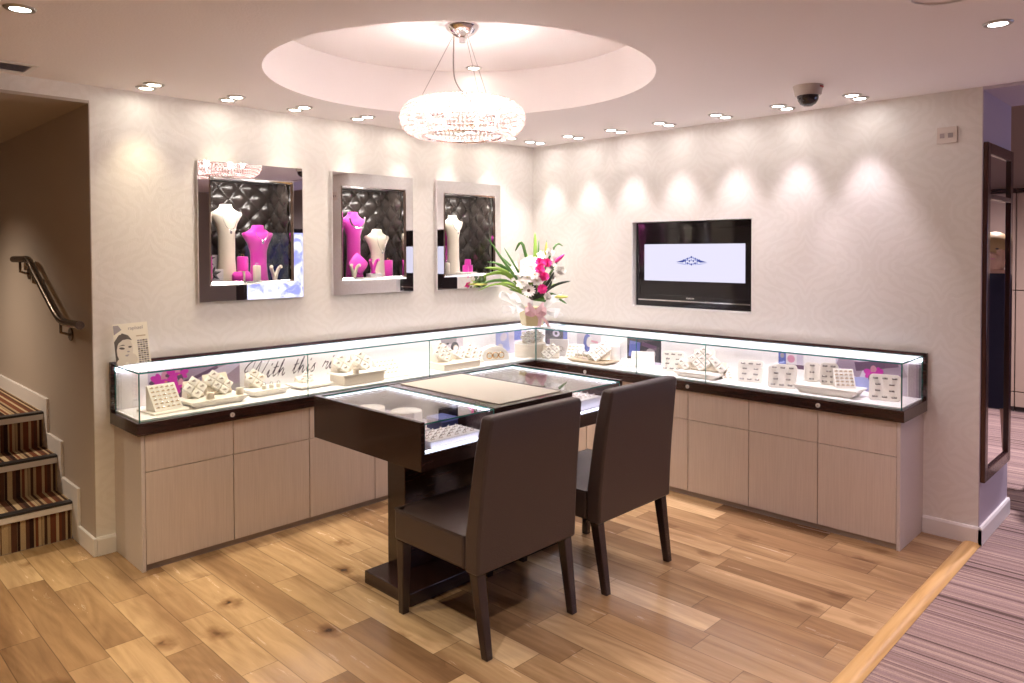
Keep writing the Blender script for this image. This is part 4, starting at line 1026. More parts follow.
# left counter, from the stairs to the corner
ring_wedge(-3.10, -0.275, 0.12, 'at the stair end of the showcase', 0.15, 0.155, RAD(36), 5, 6)
tray(-2.845, -0.205, 0.05, 'wide cream tray with two block clusters below the orchid poster', 0.33, 0.21, 0.036)
ring_blocks(-2.925, -0.225, 0.05, 'left on the wide orchid tray', 2, 2, 0.049, RAD(34), BZ + 0.0375)
ring_blocks(-2.785, -0.215, 0.05, 'right on the wide orchid tray', 2, 3, 0.045, RAD(34), BZ + 0.0375)
stump(-2.885, -0.278, BZ + 0.038, 0.021, 0.036, 'pad_back', 'cream ring stump at the left of the wide tray below the orchid poster', top=False)
stump(-2.712, -0.262, BZ + 0.038, 0.021, 0.036, 'pad_back', 'cream ring stump at the right of the wide tray below the orchid poster', top=False)
tray(-2.515, -0.17, 0.05, 'cream tray below the first letter of the script', 0.23, 0.17, 0.036)
ring_blocks(-2.545, -0.16, 0.0, 'below the first script letter', 2, 2, 0.046, RAD(35), BZ + 0.0375, gold=True)
for k in range(3):
    stump(-2.545 + k * 0.045, -0.222, BZ + 0.038, 0.014, 0.022, 'p_cream', 'low cream stump on the tray below the script, %s of three' % ['left', 'middle', 'right'][k])
tray(-2.21, -0.16, 0.05, 'cream tray below the word this', 0.24, 0.17, 0.022)
ring_blocks(-2.21, -0.17, 0.0, 'on the tray below the word this', 3, 2, 0.032, RAD(60), BZ + 0.0235)
t = thing('display_box', 'raised cream box riser beside the desk end of the script', 'riser', (-1.915, -0.235, BZ + 0.0005), 0.0)
b = MB(); b.box(-0.15, 0.15, -0.085, 0.085, 0, 0.060); b.build('body', 'pad_back', t, world=False, bevel=0.003)
b = MB(); b.box(-0.165, 0.165, -0.095, 0.095, 0.0605, 0.070); b.build('lid_plate', 'pad_white', t, world=False, bevel=0.002)
ring_blocks(-2.000, -0.255, 0.0, 'left on the raised box', 2, 2, 0.052, RAD(38), BZ + 0.0715)
ring_blocks(-1.850, -0.245, 0.0, 'right on the raised box', 2, 2, 0.054, RAD(38), BZ + 0.0715)
stump(-1.975, -0.312, BZ + 0.072, 0.020, 0.034, 'pad_back', 'cream ring stump on the raised cream box', top=False)
ring_wedge(-1.64, -0.25, 0.0, 'right of the raised cream box', 0.17, 0.15, RAD(50), 5, 4)
t = thing('display_box', 'flat cream box riser below the grey poster', 'riser', (-1.10, -0.25, BZ + 0.0005))
b = MB(); b.box(-0.17, 0.17, -0.09, 0.09, 0, 0.046); b.build('body', 'pad_back', t, world=False, bevel=0.003)
ring_blocks(-1.175, -0.27, 0.0, 'left on the flat cream box', 3, 3, 0.041, RAD(36), BZ + 0.047, gold=True)
ring_blocks(-1.01, -0.25, 0.0, 'right on the flat cream box', 2, 2, 0.044, RAD(45), BZ + 0.047)
ring_blocks(-0.865, -0.27, 0.0, 'left of the curved stand', 3, 3, 0.046, RAD(42), gold=True)
t = thing('curved_stand', 'curved white bracelet stand left of the showcase corner', 'stand', (-0.64, -0.20, BZ + 0.0005), -0.35)
b = MB(); arc = [(0.13 * cos(a) - 0.02, 0.11 * sin(a)) for a in [RAD(150 - 130 * k / 10) for k in range(11)]]
b.prism(arc + [(arc[-1][0], 0), (arc[0][0], 0)], -0.03, 0.05, axis=1); b.build('body', 'pad_white', t, world=False, bevel=0.002)
for k in range(3):
    b = MB(); b.torus((-0.07 + 0.05 * k, -0.042, 0.04), 0.022, 0.004, MX.Rotation(PI / 2, 3, 'X')); b.build('bangle', 'gold', t, world=False, smooth=True)
drum(-0.30, -0.245, 0.125, 0.105, 'large cream drum riser in the showcase corner', mat='pad_back')
ring_blocks(-0.372, -0.300, -0.75, 'on the left of the corner drum', 3, 3, 0.031, RAD(38), BZ + 0.1065)
ring_blocks(-0.250, -0.280, -0.75, 'on the right of the corner drum', 3, 3, 0.031, RAD(38), BZ + 0.1065)
# right counter, from the corner to the carpet
ring_blocks(-0.330, -0.485, -0.9, 'in front of the corner drum', 3, 2, 0.042, RAD(40))
t = thing('sign_card', 'upright white card with a small grey monogram right of the corner drum', 'card', (-0.16, -0.43, BZ + 0.0005), -1.1)
b = MB(); b.box(-0.075, 0.075, -0.008, 0.008, 0, 0.135); cb = b.build('board', 'p_white', t, world=False, bevel=0.002)
tx = text_obj('Qi', 0.05, 'monogram', 'grey_mark', cb, MX.Identity(4)); tx.data.transform(MX.Translation((0.02, -0.0095, 0.06)) @ MX.Rotation(PI / 2, 4, 'X') @ MX.Translation(cb.location + t.location))
ring_wedge(-0.20, -0.60, -PI / 2 + 0.4, 'left of the bracelet tray', 0.13, 0.14, RAD(45), 4, 4, base=False)
tray(-0.235, -0.83, -PI / 2, 'brown grey tray in front of the white drum', 0.36, 0.17, 0.024, 'p_tan')
for k in range(3):
    bracelet(-0.255 - 0.0 * k, -0.70 - k * 0.052, BZ + 0.0255, -PI / 2 + 0.5, 'silver bracelet on its roll on the brown grey tray, %s of three' % ['left', 'middle', 'right'][k], 0.025)
drum(-0.115, -0.88, 0.088, 0.125, 'tall white drum riser on the right counter')
ring_blocks(-0.305, -0.93, -PI / 2 + 0.5, 'before the tall white drum', 3, 2, 0.050, RAD(40), BZ + 0.0255)
t = thing('ring_pad', 'plain white wedge pad behind the glass joint', 'ring display', (-0.20, -1.235, BZ + 0.0005), -PI / 2 + 0.4)
b = MB(); b.prism([(0, 0), (0.11, 0), (0.085, 0.105), (0.055, 0.11)], -0.08, 0.08, axis=0); b.build('wedge', 'pad_white', t, world=False, bevel=0.006)
ring_wedge(-0.30, -1.17, -PI / 2 + 0.3, 'by the right glass joint', 0.11, 0.10, RAD(55), 4, 3, base=False)
a = -PI / 2 + 0.25
ring_pad(-0.185, -1.475, a, 'beside the farther chair back')
tray(-0.245, -1.735, -PI / 2, 'white tray with block clusters on the right counter', 0.31, 0.16, 0.034)
ring_blocks(-0.265, -1.608, a, 'left end of the white tray', 1, 2, 0.045, RAD(40), BZ + 0.0355)
ring_blocks(-0.240, -1.725, a, 'middle of the white tray', 3, 3, 0.045, RAD(38), BZ + 0.0355)
ring_blocks(-0.240, -1.856, a, 'right end of the white tray', 1, 2, 0.050, RAD(30), BZ + 0.0355)
ring_wedge(-0.22, -1.925, -PI / 2 + 0.7, 'between white tray and ring pad', 0.07, 0.10, RAD(52), 2, 4, base=False)
ring_pad(-0.215, -2.065, a, 'third from the carpet end')
ring_pad(-0.27, -2.300, a, 'second from the carpet end', 0.165, 0.152)
tray(-0.235, -2.575, -PI / 2, 'deep white tray near the carpet end of the right counter', 0.36, 0.17, 0.045)
ring_pad(-0.175, -2.445, a, 'left in the deep white tray', 0.088, 0.115, RAD(15), (1, 1, 1), BZ + 0.0465)
ring_pad(-0.215, -2.560, a, 'middle of the deep white tray', 0.10, 0.13, RAD(15), (2, 1, 2, 2), BZ + 0.0465)
ring_wedge(-0.255, -2.675, -PI / 2 + 0.55, 'right in the deep white tray', 0.11, 0.13, RAD(42), 4, 5, BZ + 0.0465, base=False)
ring_pad(-0.235, -2.875, a, 'closest to the carpet end', 0.160, 0.150)

# leaning printed card on the showcase top
t = thing('photo_card', 'printed card with a black and white face leaning on the wall above the counter end', 'card', (-3.205, -0.075, GT + 0.002))
Fm = frame(RAD(9)) @ MX.Rotation(RAD(-2), 4, 'Y')
b = MB(Fm); b.box(-0.087, 0.087, 0, 0.002, 0.003, 0.222); cb = b.build('card_board', 'p_cream', t, world=False)
b = MB(Fm)
def cpoly(pts, h, mi): b.add([(u, -h, v) for u, v in pts], [tuple(range(len(pts)))], mi)
def cell(u, v, ru, rv, h, mi, an=0, n=16): cpoly([(u + ru * cos(2 * PI * k / n) * cos(an) - rv * sin(2 * PI * k / n) * sin(an), v + ru * cos(2 * PI * k / n) * sin(an) + rv * sin(2 * PI * k / n) * cos(an)) for k in range(n)], h, mi)
cpoly([(-0.087, 0.004), (-0.045, 0.004), (-0.05, 0.06), (-0.06, 0.12), (-0.03, 0.165), (-0.06, 0.165), (-0.087, 0.13)], 0.0004, 2)
cell(-0.038, 0.080, 0.040, 0.066, 0.0006, 1, -0.12)
cpoly([(-0.080, 0.10), (-0.074, 0.145), (-0.045, 0.172), (-0.015, 0.158), (0.002, 0.130), (-0.02, 0.138), (-0.045, 0.136), (-0.066, 0.120)], 0.0008, 2)
cell(-0.052, 0.092, 0.014, 0.006, 0.0009, 2, -0.2); cell(-0.012, 0.096, 0.009, 0.005, 0.0009, 2)
cpoly([(-0.070, 0.105), (-0.045, 0.112), (-0.034, 0.106), (-0.045, 0.106)], 0.0009, 2)
cell(-0.022, 0.072, 0.007, 0.004, 0.0009, 3); cell(-0.026, 0.052, 0.014, 0.005, 0.0009, 3)
cell(-0.062, 0.018, 0.022, 0.02, 0.0010, 1); cell(-0.006, 0.03, 0.026, 0.03, 0.0010, 1)
cpoly([(-0.085, 0.165), (-0.045, 0.19), (-0.06, 0.215), (-0.085, 0.215)], 0.0006, 3)
for k in range(11):
    for q in range(4):
        cpoly([(0.027 + q * 0.0135, 0.006 + k * 0.0115), (0.038 + q * 0.0135, 0.006 + k * 0.0115), (0.038 + q * 0.0135, 0.0135 + k * 0.0115), (0.027 + q * 0.0135, 0.0135 + k * 0.0115)], 0.0005, 3 if (q + k) % 3 else 2)
cpoly([(0.024, 0.147), (0.072, 0.147), (0.072, 0.153), (0.024, 0.153)], 0.0005, 4)
b.build('print', ['p_cream', 'p_skin', 'p_hair', 'p_grey', 'p_tan'], cb, world=False)
tx = text_obj('raphael', 0.026, 'title', 'p_grey', cb, MX.Identity(4), 0.0003)
tx.data.transform(Fm @ MX.Translation((0.025, -0.0006, 0.195)) @ MX.Rotation(PI / 2, 4, 'X') @ MX.Translation(t.location))

# ------------------------------------------------------------------ consulting desk
DX0, DX1, DY0, DY1, DT = -2.648, -1.215, -1.812, -0.95, 0.865
CX0, CX1 = -2.215, -1.655
t = thing('consulting_desk', 'dark wood consulting desk with two lit glass topped bays and a pale writing pad', 'desk', (-1.92, -1.40, 0))
b = MB(); b.box(-2.58, -1.50, -1.64, -1.285, 0, 0.062); b.build('base_plate', 'wood', t, bevel=0.004)
b = MB(); b.box(-2.445, -1.66, -1.43, -1.29, 0.0625, 0.664); b.build('pedestal', 'wood', t, bevel=0.003)
FZ = 0.735     # bay floor
b = MB(); b.box(DX0 + 0.02, DX1 - 0.02, DY0 + 0.004, DY1 - 0.004, 0.665, FZ - 0.004); b.build('under_frame', 'wood', t)
for x0, x1 in ((DX0, DX0 + 0.022), (DX1 - 0.022, DX1)):
    b = MB(); b.box(x0, x1, DY0, DY1, 0.660, DT + 0.006); b.build('side_panel', 'wood', t, bevel=0.002)
b = MB(); b.box(DX0 + 0.022, DX1 - 0.022, DY1 - 0.022, DY1, 0.665, DT + 0.004); b.build('back_panel', 'wood', t, bevel=0.002)
for x0, x1 in ((DX0 + 0.0225, CX0), (CX1, DX1 - 0.0225)):
    b = MB(); b.box(x0, x1, DY0 + 0.001, DY0 + 0.014, 0.665, FZ - 0.002); b.build('front_rail', 'wood', t)
b = MB(); b.box(CX0, CX1, DY0 - 0.004, DY1 - 0.0225, 0.700, DT + 0.002); ctr = b.build('centre_box', 'wood', t, bevel=0.003)
b = MB(); b.box(CX0 + 0.070, CX1 - 0.045, DY0 + 0.04, DY1 - 0.05, DT + 0.002, DT + 0.006); b.build('writing_pad', 'pad_desk', ctr, bevel=0.002)
for x0, x1, sd in ((DX0 + 0.0225, CX0 - 0.0005, 1), (CX1 + 0.0005, DX1 - 0.0225, -1)):
    b = MB(); b.box(x0, x1, DY0 + 0.0145, DY1 - 0.0225, FZ - 0.003, FZ); b.build('bay_floor', 'p_lav', t)
    b = MB(); b.pane(x0 + 0.001, x1 - 0.001, DY0 + 0.001, DY1 - 0.024, DT - 0.006, DT, 2); b.build('top_pane', ['glass', 'glass_edge'], t)
    b = MB(); b.pane(x0 + 0.001, x1 - 0.001, DY0 + 0.001, DY0 + 0.007, FZ, DT - 0.0065, 1); b.build('front_pane', ['glass', 'glass_edge'], t)
    b = MB()
    xs = x1 - 0.010 if sd > 0 else x1 - 0.010
    b.box(xs + 0.002, xs + 0.009, DY0 + 0.03, DY1 - 0.03, DT - 0.016, DT - 0.008); b.build('led_strip', 'led_desk', t)
    b = MB(); b.box(x0 + 0.01, x1 - 0.012, DY1 - 0.028, DY1 - 0.0235, DT - 0.013, DT - 0.008); b.build('led_strip', 'led_desk', t)
    b = MB(); b.box(x0 + 0.005, x1 - 0.015, DY0 + 0.016, DY0 + 0.022, FZ + 0.0005, FZ + 0.006); b.build('led_strip', 'led_desk', t)
drum(-2.40, -1.075, 0.08, 0.055, 'round white drum at the back of the left desk bay', FZ)
drum(-2.315, -1.275, 0.08, 0.055, 'round white drum nearer the chairs in the left desk bay', FZ)
for lab, x, y, w, d, h in (('white ring tray at the front of the left desk bay', -2.41, -1.685, 0.30, 0.17, 0.030), ('low white ring tray in the middle of the left desk bay', -2.46, -1.48, 0.16, 0.13, 0.022), ('white ring tray at the front of the right desk bay', -1.46, -1.66, 0.24, 0.20, 0.055)):
    t = thing('ring_tray', lab, 'tray', (x, y, FZ + 0.0005), 0, 'ring trays in the desk bays')
    b = MB(); b.box(-w / 2, w / 2, -d / 2, d / 2, 0, h); bd = b.build('body', 'p_white', t, world=False, bevel=0.003)
    sb = MB()
    for j in range(4):
        for i in range(6):
            u = w * ((i + 0.5) / 6 - 0.5) * 0.94; v = d * ((j + 0.5) / 4 - 0.5) * 0.9
            sb.box(u - 0.011, u + 0.011, v - 0.004, v + 0.004, h - 0.001, h + 0.0006)
            mx = rootmx(t) @ MX.Translation((u, v, h + 0.001)) @ MX.Rotation(PI / 2, 4, 'X') @ MX.Rotation(PI, 4, 'X')
            mx = rootmx(t) @ MX.Translation((u, v, h + 0.001)) @ MX(((1, 0, 0, 0), (0, 0, 1, 0), (0, -1, 0, 0), (0, 0, 0, 1)))
            ring(mx, 'ring in the ' + lab, 'rings in the ' + lab)
    sb.build('slots', 'slot_soft', bd, world=False)
t = thing('display_box', 'small navy box beside the desk centre in the left bay', 'box', (-2.285, -1.52, FZ + 0.0005))
b = MB(); b.box(-0.05, 0.05, -0.06, 0.06, 0, 0.045); b.build('body', 'navy', t, world=False, bevel=0.003)
b = MB(); b.box(-0.051, 0.051, -0.061, 0.061, 0.0455, 0.06); b.build('lid', 'p_blue', t, world=False, bevel=0.003)
t = thing('brochure', 'pink floral brochure lying in the right desk bay', 'brochure', (-1.46, -1.22, FZ + 0.0005), 0.1)
b = MB(); b.box(-0.16, 0.16, -0.15, 0.15, 0, 0.004); bd = b.build('cover', 'p_mauve', t, world=False)
b = MB()
for u, v, r, mi in ((-0.06, 0.03, 0.075, 0), (0.02, 0.05, 0.06, 1), (-0.01, -0.03, 0.055, 0), (-0.08, -0.05, 0.05, 1), (0.10, -0.07, 0.05, 2)):
    b.add([(u + r * cos(2 * PI * k / 12), v + r * 0.8 * sin(2 * PI * k / 12), 0.0045 + 0.0001 * mi) for k in range(12)], [tuple(range(12))], mi)
b.build('flower_print', ['p_pink', 'p_mag', 'p_pale'], bd, world=False)

# ------------------------------------------------------------------ chairs
def make_chair(label, x, y, rz):
    t = thing('dining_chair', label, 'chair', (x, y, 0), rz, 'brown leather chairs at the desk')
    W = 0.295
    n = 10; vs = []; 
    b = MB()
    # seat: boxed upholstery with a crowned top
    b.box(-W, W, -0.210, 0.25, 0.334, 0.470)
    m = 8
    top = [[(-W + 2 * W * i / m, -0.210 + 0.460 * j / m, 0.470 + 0.020 * (1 - (2 * i / m - 1) ** 4) * (1 - (2 * j / m - 1) ** 4)) for i in range(m + 1)] for j in range(m + 1)]
    o = [p for r in top for p in r]
    b.add(o, [(j * (m + 1) + i, j * (m + 1) + i + 1, (j + 1) * (m + 1) + i + 1, (j + 1) * (m + 1) + i) for j in range(m) for i in range(m)])
    s = b.build('seat', 'leather', t, world=False, bevel=0.014, smooth=True, seg=3)
    b = MB(); b.tube([(-W + 0.003, -0.205, 0.468), (-W + 0.003, 0.247, 0.468), (W - 0.003, 0.247, 0.468), (W - 0.003, -0.205, 0.468)], 0.0035, 6); b.build('piping', 'leather', s, world=False, smooth=True)
    # backrest: leaning slab reaching down to the seat rail
    b = MB()
    secs = [(0.330, -0.292, -0.212, W + 0.002), (0.48, -0.298, -0.216, W + 0.002), (0.64, -0.312, -0.236, W - 0.004), (0.80, -0.330, -0.258, W - 0.010), (0.940, -0.350, -0.284, W - 0.020), (0.958, -0.346, -0.294, W - 0.028)]
    vs = []; fs = []
    for z, yb, yf, w in secs: vs += [(-w, yb, z), (w, yb, z), (w, yf, z), (-w, yf, z)]
    for k in range(len(secs) - 1):
        for e in range(4): fs.append((4 * k + e, 4 * k + (e + 1) % 4, 4 * k + 4 + (e + 1) % 4, 4 * k + 4 + e))
    fs += [(3, 2, 1, 0), tuple(range(4 * len(secs) - 4, 4 * len(secs)))]
    b.add(vs, fs); b.build('backrest', 'leather', t, world=False, bevel=0.012, smooth=True, seg=3, angle=50)
    for sx in (-1, 1):
        for fy in (1, -1):
            xt = sx * 0.262; a = 0.024; c_ = 0.017
            if fy > 0: y0, y1 = 0.222, 0.232
            else: y0, y1 = -0.252, -0.302
            xb = sx * 0.258
            b = MB(); b.hexa([(xb - c_, y1 - c_, 0), (xb + c_, y1 - c_, 0), (xb + c_, y1 + c_, 0), (xb - c_, y1 + c_, 0)], [(xt - a, y0 - a, 0.3335), (xt + a, y0 - a, 0.3335), (xt + a, y0 + a, 0.3335), (xt - a, y0 + a, 0.3335)])
            b.build('leg', 'leg', t, world=False, bevel=0.004)
    return t
make_chair('brown leather chair nearer the camera, tucked at the left of the desk', -2.368, -1.888, 0.0)
make_chair('brown leather chair farther from the camera, at the right of the desk', -1.608, -1.890, 0.0)

# ------------------------------------------------------------------ chandelier
cz = 2.268; RC = 0.312
t = thing('chandelier', 'drum shaped crystal chandelier hanging from the round ceiling recess', 'chandelier', (CC[0], CC[1], cz))
b = MB(); b.lathe([(0.012, -0.062), (0.030, -0.058), (0.060, -0.040), (0.082, -0.016), (0.088, -0.001), (0.088, 0.0)], (CC[0], CC[1], H + CD - 0.0005), 36); cp = b.build('canopy', 'chrome', t, smooth=True)
b = MB(); b.cyl((CC[0], CC[1], H + CD - 0.085), 0.016, 0.026, 16); b.build('canopy_boss', 'chrome', cp, smooth=True)
for k in range(3):
    a = RAD(20 + 120 * k)
    b = MB(); b.tube([(CC[0] + 0.045 * cos(a), CC[1] + 0.045 * sin(a), H + CD - 0.05), (CC[0] + 0.215 * cos(a), CC[1] + 0.215 * sin(a), cz + 0.094)], 0.0016, 6); b.build('suspension_wire', 'cable', t, smooth=True)
b = MB(); b.tube(spline([(CC[0] - 0.03, CC[1] + 0.03, H + CD - 0.055), (CC[0] - 0.032, CC[1] + 0.032, cz + 0.24), (CC[0] - 0.02, CC[1] + 0.01, cz + 0.16), (CC[0] + 0.02, CC[1] - 0.03, cz + 0.095)], 5), 0.0035, 6); b.build('power_cord', 'cable', t, smooth=True)
for z, r in ((0.082, 0.215), (-0.090, 0.20)):
    b = MB(); b.torus((CC[0], CC[1], cz + z), r, 0.005, n=48); b.build('ring_frame', 'chrome', t, smooth=True)
b = MB(); b.torus((CC[0], CC[1], cz), 0.175, 0.006, n=40)
for k in range(6):
    a = 2 * PI * k / 6; b.tube([(CC[0], CC[1], cz + 0.02), (CC[0] + 0.205 * cos(a), CC[1] + 0.205 * sin(a), cz + 0.069)], 0.003, 5)
b.build('lamp_carrier', 'chrome', t, smooth=True)
b = MB(); b.cyl((CC[0], CC[1], cz + 0.070), 0.170, 0.004, 40); b.build('added_reflector', 'white', t)  # unseen disc added to brighten the crystal shade and dim the recess
# crystal strands: beads along a C shaped profile
b = MB(); NS = 78
prof = []
for k in range(15):
    a = RAD(118 - 236 * k / 14)
    prof.append((0.212 + (RC - 0.212) * max(cos(a), -0.25) if cos(a) > 0 else 0.212 + 0.09 * cos(a) * 0.6, (0.084 if sin(a) > 0 else 0.090) * sin(a)))
for sN in range(NS):
    a = 2 * PI * sN / NS
    for k, (r, z) in enumerate(prof):
        aa = a
        p = V((CC[0] + r * cos(aa), CC[1] + r * sin(aa), cz + z))
        er = V((cos(aa), sin(aa), 0)); et = V((-sin(aa), cos(aa), 0))
        nr_, nz_ = prof[min(k + 1, 14)], prof[max(k - 1, 0)]
        tn = (er * (nr_[0] - nz_[0]) + V((0, 0, nr_[1] - nz_[1]))).normalized(); nn = tn.cross(et)
        s1 = 0.0112; s2 = 0.0086 * r / 0.3 + 0.0010
        vs = [p + tn * s1, p - tn * s1] + [p + (et * cos(q) + nn * sin(q)) * s2 for q in (0, PI / 2, PI, 3 * PI / 2)]
        b.add(vs, [(0, 2, 3), (0, 3, 4), (0, 4, 5), (0, 5, 2), (1, 3, 2), (1, 4, 3), (1, 5, 4), (1, 2, 5)])
b.build('crystal_shade', 'crystal', t)
for k in range(6):
    a = 2 * PI * k / 6 + 0.4
    b = MB(); b.ball((CC[0] + 0.175 * cos(a), CC[1] + 0.175 * sin(a), cz + 0.005), (0.009, 0.009, 0.018), 10, 6); b.build('bulb', 'bulb', t, smooth=True)
    ld = bpy.data.lights.new('chandelier_bulb', 'POINT'); ld.energy = 3.6; ld.shadow_soft_size = 0.02; ld.color = (1.0, 0.89, 0.85)
    lo = bpy.data.objects.new('chandelier_bulb', ld); COL.objects.link(lo); lo.parent = t; lo.location = (0.175 * cos(a), 0.175 * sin(a), 0.028)

# ------------------------------------------------------------------ downlights
DL = None
def downlight(x, y, z, label, col, energy, size=84, blend=1.0, cool=False, tilt=None, r=0.052, group='recessed ceiling downlights'):
    t = thing('downlight', label, 'ceiling light', (x, y, z), 0, group)
    b = MB(); b.lathe([(r * 0.62, -0.001), (r * 0.66, -0.007), (r * 0.92, -0.006), (r, -0.001), (r, -0.0003)], seg=24); b.build('bezel', 'nickel', t, world=False, smooth=True)
    b = MB(); b.lathe([(r * 0.62, -0.0045), (r * 0.5, -0.0050), (0.0001, -0.0050)], seg=20); b.build('lamp', 'lamp_cool' if cool else 'lamp', t, world=False, smooth=True)
    ld = bpy.data.lights.new('downlight_beam', 'SPOT'); ld.energy = energy; ld.spot_size = RAD(size); ld.spot_blend = blend; ld.color = col; ld.shadow_soft_size = 0.03
    lo = bpy.data.objects.new('downlight_beam', ld); COL.objects.link(lo); lo.parent = t; lo.location = (0, 0, -0.02)
    if tilt: lo.rotation_euler = tilt
    return t
WARM = (1.0, 0.85, 0.56); MID = (1.0, 0.92, 0.90); PINK = (1.0, 0.87, 0.96)
EW = 7.5
lx = [-3.15, -2.709, -2.288, -1.836, -1.40, -0.955, -0.52]
for k, x in enumerate(lx):
    f = k / 6
    c = tuple(WARM[i] * (1 - f) + MID[i] * f for i in range(3))
    w = ('downlight %s from the stairs along the left wall' % ORD[k]) if k else 'downlight closest to the stairs along the left wall'
    downlight(x, -0.148, H, w + ', twin beside the wallpaper', c, EW * 1.05, size=72, blend=0.9)
    downlight(x, -0.258, H, w + ', twin farther from the wallpaper', c, EW * 1.5, tilt=(RAD(-13), 0, 0))
ry = [-0.235, -0.632, -1.035, -1.442, -1.868, -2.280, -2.708]
for k, y in enumerate(ry):
    f = k / 6
    c = tuple(MID[i] * (1 - f) + PINK[i] * f for i in range(3))
    w = ('downlight %s from the corner along the television wall' % ORD[k]) if k else 'downlight nearest the corner along the television wall'
    downlight(-0.166, y, H, w + ', twin beside the wallpaper', c, EW * 1.6, size=60, blend=0.65, cool=True)
    downlight(-0.285, y, H, w + ', twin farther from the wallpaper', c, EW * 1.5, cool=True, tilt=(0, RAD(13), 0))
downlight(-3.93, -1.177, H, 'warm downlight above the air vent at the left edge of the ceiling', WARM, 45, 95)
downlight(-1.248, -3.596, H, 'bright pink white downlight at the right edge of the ceiling', (1.0, 0.74, 0.78), 45, 95, cool=True)
downlight(-1.46, -0.86, H + CD, 'single downlight inside the round ceiling recess behind the chandelier', MID, 22, 80)
for k, (x, y, c, e) in enumerate(((-3.9, -2.6, MID, 52), (-2.5, -3.55, MID, 52), (-4.9, -1.2, WARM, 60), (-3.9, -5.2, MID, 60), (-1.2, -5.2, PINK, 60), (-0.9, -3.0, PINK, 40))):  # unseen downlights added as ambient fill for the room
    if k == 5: continue
    downlight(x, y, H, 'added unseen fill downlight %s of the row behind the photographer' % ORD[k], c, e, 100)
# other room lamp and stair hall lamp
downlight(2.4, -3.6, 3.2, 'ceiling downlight of the next room beyond the opening', PINK, 330, 120, cool=True)
downlight(2.2, -5.4, 3.2, 'ceiling downlight of the next room by the light box', PINK, 120, 120, cool=True)
downlight(-4.4, 1.6, 2.37, 'ceiling downlight of the stair hall', (1.0, 0.82, 0.64), 70, 130)

# ------------------------------------------------------------------ flower bouquet
FO = V((-0.285, -0.255, GT + 0.0021)); FR = V((0.7014, -0.7127, 0)); FT = V((-0.7127, -0.7014, 0)); K = 0.0080
t = thing('flower_bouquet', 'bouquet of white lilies and pink carnations in a cream box vase in the corner', 'bouquet', FO)
def fp(px, py, d=0.0):
    p = FR * ((px - 531) * K) + FT * d + V((0, 0, (326 - py) * K))
    need = max((p.y + FO.y + 0.060) / 0.7014, (p.x + FO.x + 0.055) / 0.7127, 0.0)
    return p + FT * need
b = MB()
hexs = []
for z, r in ((0.0, 0.088), (0.125, 0.108), (0.15, 0.098)):
    hexs.append([(r * cos(2 * PI * k / 6 + 0.2), r * sin(2 * PI * k / 6 + 0.2), z) for k in range(6)])
b.add(sum(hexs, []), [(k, (k + 1) % 6, 6 + (k + 1) % 6, 6 + k) for k in range(6)] + [(6 + k, 6 + (k + 1) % 6, 12 + (k + 1) % 6, 12 + k) for k in range(6)] + [(5, 4, 3, 2, 1, 0), (12, 13, 14, 15, 16, 17)])
b.build('vase', 'vase', t, world=False, bevel=0.003)
def blade(b, pts, w, mi=0, n=5):
    pts = spline(pts, n); m = len(pts); vs = []
    for i, p in enumerate(pts):
        f = i / (m - 1); ww = w * (sin(PI * min(f * 0.92 + 0.08, 1)) ** 0.7) + 0.0008
        tg = (pts[min(i + 1, m - 1)] - pts[max(i - 1, 0)]).normalized()
        sd = tg.cross(FT); sd = sd.normalized() if sd.length > 1e-4 else FR
        vs += [p - sd * ww - FT * 0.004, p + FT * 0.006, p + sd * ww - FT * 0.004]
    fs = []
    for i in range(m - 1):
        o = 3 * i; fs += [(o, o + 1, o + 4, o + 3), (o + 1, o + 2, o + 5, o + 4)]
    b.add(vs, fs, mi)
def petal(b, c, d, up, L, w, curl, mi=0):
    d = d.normalized(); s = d.cross(up).normalized(); vs = []
    prof = [(0, 0.25), (0.35, 0.9), (0.7, 1.0), (1.0, 0.35)]
    for f, k in prof:
        q = c + d * (L * f) + up * (curl * L * f * f)
        vs += [q - s * (w * k) + up * 0.15 * w, q, q + s * (w * k) + up * 0.15 * w]
    fs = []
    for i in range(3):
        o = 3 * i; fs += [(o, o + 1, o + 4, o + 3), (o + 1, o + 2, o + 5, o + 4)]
    b.add(vs, fs, mi)
